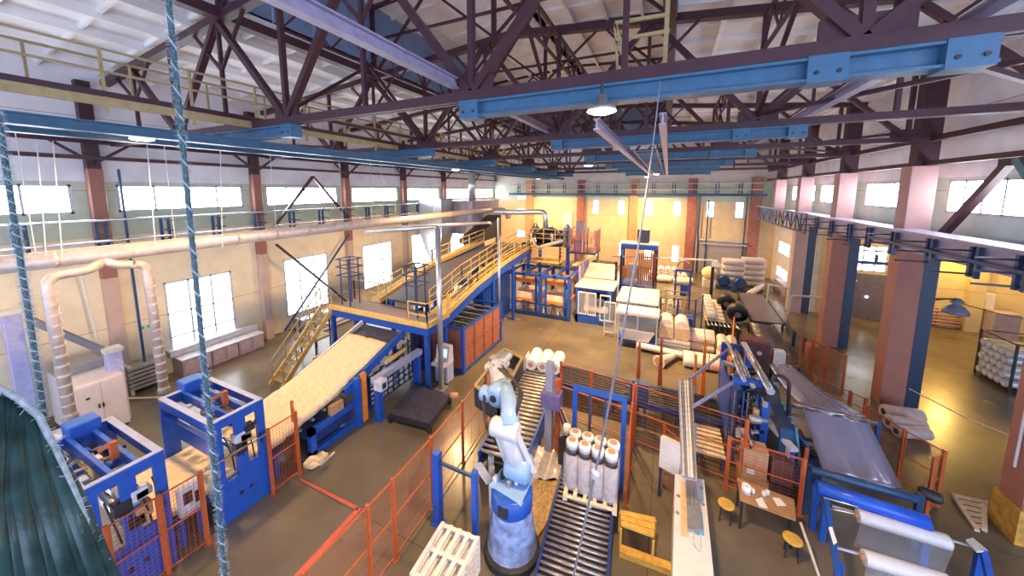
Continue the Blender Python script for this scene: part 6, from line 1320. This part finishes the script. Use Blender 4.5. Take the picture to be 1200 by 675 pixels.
# blue cage and blue hoist stand
fence('mesh_cage', [(-.1, 23.0), (.9, 23.15), (1.9, 23.3), (2.4, 24.8)], 2.3, DBLUE, 'navy mesh cage panels behind the beige bales', 'cage', .15, .15)
MB().box(.9, 1.85, 23.7, 24.6, 0, .9).one('blue_tank', BLUE, 'blue steel tank standing behind the navy mesh cage', 'tank')
t = thing('hoist_stand', 'tall blue portal stand with a hose loop behind the navy cage', 'stand', (1.3, 28.7, 0))
for x in (.85, 1.85): MB().bar((x, 28.6, 0), (x, 28.6, 2.9), 0.14).build('post', BLUE, t)
MB().bar((.8, 28.6, 2.95), (1.9, 28.6, 2.95), 0.14).build('beam', BLUE, t); MB().box(1.2, 1.75, 28.4, 28.6, 1.0, 1.9).build('panel', BLUE, t)
MB().tube([V((1.35 + .4 * math.cos(a * PI / 8), 28.6, 3.3 + .4 * math.sin(a * PI / 8))) for a in range(9)], 0.07, 8).build('hose_loop', GREY, t, smooth=True)
t = thing('low_rack', 'low ochre rack of rails holding pale rolls behind the blue hoist stand', 'rack', (.3, 26.6, 0))
for x in (-1.2, .2, 1.6):
    for y in (26, 27.2): MB().bar((x, y, 0), (x, y, 1.7), 0.07).build('post', OLIV, t)
for z in (.6, 1.2, 1.65): MB().bar((-1.2, 26, z), (1.6, 26, z), 0.06).bar((-1.2, 27.2, z), (1.6, 27.2, z), 0.06).build('rail', OLIV, t)
for i in range(5): roll_h((-.95 + i * .5, 26.1, .86), (-.95 + i * .5, 27.1, .86), .2, 'pale roll lying on the low ochre rack, %s from the left' % ORD[i], 'rack_roll', 'pale rolls on the low rack', CREAM, CARD)
# heap of beige rolls along the far conveyor
R = random.Random(21)
def clear_pile(pts, m, lab, grp, nm): 
    for i, (x, y, z, a, L, r) in enumerate(pts):
        dv = V((math.cos(a), math.sin(a), 0)) * L / 2; roll_h(V((x, y, z)) - dv, V((x, y, z)) + dv, r, lab % ORD[min(i, 19)] , nm, grp, m, CARD)
pts = []
for i in range(14):
    y = 25.0 + (i // 2) * .82; x = 2.9 + (i % 2) * .62 + .02 * i; pts.append((x, y, .3, R.uniform(-.28, .28), .52, .27))
clear_pile(pts, BEI, 'beige roll in the double row beside the far conveyor, %s from the camera', 'beige rolls beside the far conveyor', 'beige_roll')
pts = [(2.95 + .02 * i, 25.1 + i * .82, .87, 0, .55, .27) for i in range(6)]
clear_pile(pts, FILMW, 'white roll on top of the double row by the far conveyor, %s away', 'white rolls on the double row', 'white_roll')
pts = [(-1.2 + .62 * i, 38.5, .3, PI / 2, 1.2, .29) for i in range(6)] + [(-.9 + .62 * i, 38.5, .83, PI / 2, 1.2, .29) for i in range(4)]
clear_pile(pts, FILMW, 'white roll in the heap by the back wall behind the orange press, %s', 'heap of white rolls at the back wall', 'heap_roll')
pts = [(.0, 36.2, .3, .1, 1.4, .28), (1.6, 36.0, .3, .2, 1.4, .28), (.2, 36.9, .3, -.1, 1.4, .28), (1.9, 36.8, .3, 0, 1.4, .28)]
clear_pile(pts, BEI, 'beige roll on the floor before the white heap at the back, %s', 'loose rolls before the heap', 'beige_roll')
t = thing('yellow_drum', 'round yellow drum on a pale stand before the sectional gate', 'drum', (3.9, 36.4, 0))
MB().lathe((3.9, 36.4, .7), [(0.3, 0), (0.55, .2), (0.65, .55), (0.6, .9), (0.4, 1.1), (0.15, 1.2)], 16).build('drum_body', mat('yellow_drum_paint', (0.8, 0.64, 0.34), 0.6), t, smooth=True)
MB().box(3.4, 4.4, 35.9, 36.9, 0, .72).build('stand', CREAM, t)
# orange press at the back
t = thing('orange_press', 'tall press with orange slatted sides and blue top near the back wall', 'press', (-2.1, 31.8, 0))
for x in (-3.5, -.75):
    for y in (31.3, 33.2): MB().bar((x, y, 0), (x, y, 4.0), 0.18).build('post', DBLUE, t)
MB().box(-3.6, -.6, 31.1, 33.4, 0, .7).build('base', BLUE, t); MB().box(-3.6, -.6, 31.2, 33.3, 3.9, 4.25).build('top_frame', BLUE, t)
MB().cbox(-2.3, -1.3, 31.8, 32.8, 4.25, 5.6).build('top_motor', DARK, t); MB().box(-3.4, -3.0, 31.3, 32, 1.2, 2.2).build('orange_side', DORNG, t)
sl = MB()
for i in range(9): sl.bar((-2.0 + i * .16, 31.25, .8), (-2.0 + i * .16, 31.25, 3.6), 0.1)
sl.build('orange_slats', ORNG, t); MB().box(-3.0, -2.0, 31.6, 32.6, 1.2, 2.4).build('bale_inside', CREAM, t)
MB().box(-3.7, -.5, 31.4, 33, 4.3, 4.4).build('pale_canopy', CREAM, t)
t = thing('bench_stack', 'dark stack of timber benches left of the orange press', 'stack', (-5.2, 34, 0))
for i in range(6): MB().box(-6.6, -4.2, 33.6, 34.6, .05 + i * .35, .25 + i * .35).build('bench', [CARD, DARK][i % 2], t)
for x in (-6.4, -4.4): MB().box(x, x + .2, 33.7, 34.5, 0, 2.1).build('upright', DARK, t)
# long white jib rail on a black post
t = thing('jib_rail', 'long white jib rail on a black post crossing before the back wall', 'jib', (4.3, 32.5, 0))
MB().bar(GY(716, 300, 32.5), GY(836, 305, 32.5), 0.14, 0.12).build('rail', WHITE, t); p = GY(836, 305, 32.5)
MB().bar((p.x, p.y, 0), (p.x, p.y, p.z), 0.22).build('post', BLK, t); MB().hexa([p + V((-.1, -.3, -.5)), p + V((.7, -.3, -.5)), p + V((.7, .3, -.5)), p + V((-.1, .3, -.5)), p + V((-.1, -.2, 0)), p + V((.3, -.2, 0)), p + V((.3, .2, 0)), p + V((-.1, .2, 0))]).build('cone_head', WHITE, t)
for px in (728, 770, 700):
    g = GY(px, 305, 33); MB().bar((g.x, 33.6, 0), (g.x, 33.6, 4.2), 0.1).one('pale_post', LILA if px != 770 else BLK, {728: 'pale slim post left of the orange press', 770: 'black slim post right of the orange press', 700: 'pale slim post behind the press cabinet'}[px], 'post')
# blue round winders
for i, (px, py) in enumerate(((847, 338), (866, 342))):
    g = G(px, py); t = thing('round_winder', '%s blue round winding machine before the far roll stacks' % ('left', 'right')[i], 'winder', g)
    MB().lathe(g + V((0, -.4, .8)), [(0.4, 0), (0.5, .08), (0.5, .7), (0.4, .8)], 16, (0, 1, 0)).build('drum', mat('deep_blue_paint', (0.01, 0.05, 0.22), .4), t, smooth=True)
    MB().lathe(g + V((0, -.43, .8)), [(0.3, 0), (0.3, .05)], 14, (0, 1, 0)).build('hub', NAVY, t); MB().box(g.x - .6, g.x + .6, g.y - .4, g.y + .4, 0, .25).build('base', NAVY, t)
for i, (x, y) in enumerate(((3.6, 29.3), (3.95, 27.0))):
    t = thing('black_reel', '%s black rubber reel standing among the beige rolls' % ('farther', 'nearer')[i], 'reel', (x + .75, y, 0))
    MB().lathe((x + .75, y - .3, .62), [(0.3, 0), (0.6, .02), (0.62, .3), (0.6, .58), (0.3, .6)], 16, (0, 1, 0.35)).build('tyre', BLK, t, smooth=True); MB().lathe((x + .75, y - .36, .6), [(0.2, 0), (0.2, .1)], 12, (0, 1, .35)).build('hub', GREY, t)
# stacks of wrapped rolls at the far right
k = 0
PNK = mat('white_pink_film', (0.74, 0.67, 0.65), .3, var=.12, bump=.2)
for (x0, y, rows_, L) in ((4.9, 36.5, 5, 1.7), (6.7, 37.9, 5, 1.75)):
    for r in range(rows_):
        for c_ in range(2):
            z = .3 + r * .54; yy = y + c_ * .58
            lab = 'white roll in the %s far stack at the right wall, %s up, %s' % (('left', 'right')[x0 > 6], ORD[r], ('front', 'back')[c_])
            roll_h((x0, yy, z), (x0 + L, yy + .02, z), .27, lab, 'stacked_roll', 'wrapped rolls in the %s far stack' % ('left', 'right')[x0 > 6], PNK, CARD)
roll_h(G(878, 345, .3), G(893, 335, .3), .26, 'single wrapped roll lying askew before the right far stack', 'stacked_roll', None, PNK, CARD)
t = thing('far_conveyor', 'dark wide belt conveyor at the far right before the roll stacks', 'conveyor', (6, 30, 0))
MB().slab([(5.4, 26.0, .6), (7.1, 26.2, .6), (7.4, 33.0, .6), (5.7, 33.0, .6)], .08).build('belt', mat('mauve_belt', (0.13, 0.11, 0.15), 0.35, var=.3), t)
MB().bar((5.35, 26, .55), (5.65, 33, .55), .08, .2).bar((7.15, 26.2, .55), (7.45, 33, .55), .08, .2).build('side_rail', DARK, t)
for x, y in ((5.5, 26.3), (7.1, 26.4), (5.7, 32.6), (7.3, 32.6), (5.6, 29.5), (7.2, 29.5)): MB().bar((x, y, 0), (x, y, .5), .1).build('leg', DARK, t)
conveyor('roller_conveyor', 'far right roller conveyor behind the red brown cabinet', (5.6, 22.6), -0.06, 5.8, 1.3, .6, 22, DARK, mat('dull_roller', (0.3, 0.26, 0.26), .35, .5), .05, 4)
conveyor('roller_conveyor', 'short pale roller conveyor beside the beige rolls and black reels', (3.5, 24.2), PI / 2 + .05, 1.8, 1.0, .6, 8, DARK, STEEL, .06, 2)
t = thing('red_cabinet', 'red brown control cabinet with dark windows behind the blue stretch machine', 'cabinet', (4.4, 19.3, 0))
RB = mat('red_brown_paint', (0.16, 0.05, 0.06), 0.45)
MB().cbox(3.6, 4.75, 18.9, 19.6, .1, 1.9).build('body', RB, t); MB().box(3.6, 4.75, 18.95, 19.55, 0, .1).build('plinth', DARK, t)
for i in range(2): MB().box(3.68 + i * .55, 4.15 + i * .55, 18.87, 18.9, .3, 1.75).build('door', mat('dark_brown_panel', (0.1, 0.05, 0.05)), t)
MB().tube([(4.3, 18.84, 1.35), (4.3, 18.87, 1.35)], .1, 10).build('gauge', LGREY, t)
t = thing('orange_sheet_guard', 'bright orange triangular sheet guard left of the red brown cabinet', 'guard', (3.1, 18.6, 0))
MB().slab([(2.95, 17.4, .2), (3.35, 20.0, .2), (3.35, 20.0, 2.6), (2.95, 17.4, 1.4)], .04, (1, 0, 0)).build('sheet', DORNG, t); MB().bar((3.38, 20.0, 0), (3.38, 20.0, 2.6), .08).bar((2.97, 17.4, 0), (2.97, 17.4, 1.4), .06).build('post', ORNG, t)
MB().cbox(4.85, 5.3, 18.8, 19.2, .9, 1.6).one('white_motor_cover', WHITE, 'white motor cover beside the red brown cabinet', 'cover'); MB().cbox(4.85, 5.3, 18.8, 19.3, 0, .9).one('motor_base', NAVY, 'navy motor base under the white motor cover', 'base')
for i, (x, y) in enumerate(((7.05, 24.1), (7.35, 23.4))): MB().bar((x, y, 0), (x, y, .9), .14).one('bollard', NAVY, '%s navy bollard at the end of the far right conveyor' % ('rear', 'front')[i], 'bollard')
MB().cbox(7.3, 7.8, 22.6, 23.2, 0, .7).one('orange_motor', mat('rust_paint', (0.45, 0.14, 0.08), 0.5), 'rust coloured motor beside the front navy bollard', 'motor')
# yellowish wall pipe rails under the annex column
MB().tube(path([(7.3, 31.2, 0), (7.3, 31.2, 1.9), (8.4, 30.6, 1.9), (8.4, 30.6, 0)], .1), .06, 8).one('pipe_barrier', WHITE, 'white pipe barrier in front of the third right column', 'barrier')
t = thing('stacked_boards', 'stacked dark boards leaning at the foot of the far right wall', 'boards', (9.6, 38, 0))
for i in range(3): MB().box(9.35, 9.85, 35.0, 38.5, i * .32, i * .32 + .26).build('board', mat('mauve_bench', (0.4, 0.32, 0.38)), t)
# far left: railed decks and pipes behind the tower on the back wall
t = thing('rear_gallery', 'ochre railed gallery in front of the yellow back wall behind the tower', 'gallery', (-10, 38, 0))
MB().box(-16, -6.5, 37.5, 40, 2.6, 2.75).build('deck', OLIV, t); railing([(-16, 37.5, 2.75), (-6.5, 37.5, 2.75)], 'railing', OLIV, t)
for x in (-15.8, -11, -6.7): MB().bar((x, 37.7, 0), (x, 37.7, 2.6), .2).build('leg', DBLUE, t)
for i, x in enumerate((-14.5, -12.6, -10.5)): MB().lathe((x, 38.8, 2.76), [(0.6, 0), (0.62, .1), (0.62, 1.6), (0.3, 2.0), (0.15, 2.3)], 14).one('gallery_tank', [DARK, GREY, DBLUE][i], '%s tank standing on the rear ochre gallery' % ('left dark', 'middle grey', 'right navy')[i], 'tank', smooth=True)

for i, (x, z) in enumerate(((3.2, 8.4), (4.0, 8.0), (7.4, 8.4))): MB().tube([(x, 42.2, 0), (x, 42.2, z)], .07, 8).one('wall_pipe', NAVY, '%s navy pipe running up the back wall beside the sectional gate' % ('left', 'middle', 'right')[i], 'pipe')
t = thing('dark_conveyor_frame', 'dark tangled conveyor frame behind the strapped rolls', 'frame', (3.4, 22.6, 0))
for i in range(5): MB().bar((2.75 + i * .28, 22.0, .0), (2.95 + i * .28, 23.3, .75), .07).build('strut', DARK, t)
MB().bar((2.7, 22.0, .5), (4.1, 22.0, .5), .08).bar((2.8, 23.3, .8), (4.2, 23.3, .8), .08).build('rail', DARK, t)
for i in range(4): MB().cbox(-6.2 + i * .6, -5.75 + i * .6, 30.0, 30.5, 0, .6 + .2 * (i % 2)).one('floor_crate', [CARD, CREAM, DARK, ORNG][i], '%s crate on the floor behind the wool chute' % ('brown', 'cream', 'dark', 'orange')[i], 'crate')
# ------------------------------------------------------------------ light
w = bpy.data.worlds.new('sky'); SC.world = w; w.use_nodes = True
w.node_tree.nodes['Background'].inputs['Color'].default_value = (0.62, 0.72, 1.0, 1); w.node_tree.nodes['Background'].inputs['Strength'].default_value = 3.3
LAMPS = [(-1.1, 6.1, 'lamp under the nearest blue hoist beam'), (-4.0, 18.8, 'lamp under the third blue hoist beam'), (-1.0, 31.0, 'lamp under the fifth blue hoist beam'), (-12.6, 4.3, 'lamp under the left walkway'),
         (-12.6, 18.9, 'lamp over the left production line'), (-13.5, 37.0, 'lamp near the back wall on the left'), (-2.0, 37.0, 'lamp near the back wall in the middle')]
PW = [2500, 8600, 5000, 2000, 3000, 5600, 5400]
for (x, y, lab), p in zip(LAMPS, PW):
    t = thing('high_bay_lamp', 'warm glowing ' + lab, 'lamp', (x, y, 10.3), 'high bay lamps')
    MB().lathe((x, y, 10.34), [(0.24, 0), (0.24, 0.05), (0.1, 0.09), (0.08, 0.26)], 14).build('reflector', GREY, t, smooth=True)
    MB().lathe((x, y, 10.30), [(0.16, 0), (0.24, 0.03)], 14).build('bulb', LAMP, t)
    MB().tube([(x, y, 10.6), (x, y, 10.8)], 0.03, 6).build('hanger', DARK, t)
    l = bpy.data.lights.new('lamp_light', 'SPOT'); l.energy = p; l.color = (1.0, 0.62, 0.28); l.spot_size = math.radians(165 if x < -10 or y > 35 else 104); l.spot_blend = 0.6; l.shadow_soft_size = 0.3
    o = bpy.data.objects.new('lamp_light', l); COL.objects.link(o); o.location = (x, y, 10.22)
for x, y, p in ((16.6, 30.2, 430), (21.5, 30.4, 200)):
    l = bpy.data.lights.new('annex_light', 'POINT'); l.energy = p; l.color = (1.0, 0.64, 0.17); l.shadow_soft_size = 0.2
    o = bpy.data.objects.new('annex_light', l); COL.objects.link(o); o.location = (x, y, 5.6)
SC.view_settings.view_transform = 'Standard'; SC.view_settings.look = 'None'; SC.view_settings.gamma = 1.0; SC.view_settings.use_curve_mapping = False
SC.view_settings.exposure = 0.55
SC.cycles.use_denoising = True
SC.cycles.max_bounces = 6; SC.cycles.diffuse_bounces = 4; SC.cycles.transparent_max_bounces = 16
SC.cycles.caustics_reflective = False; SC.cycles.caustics_refractive = False
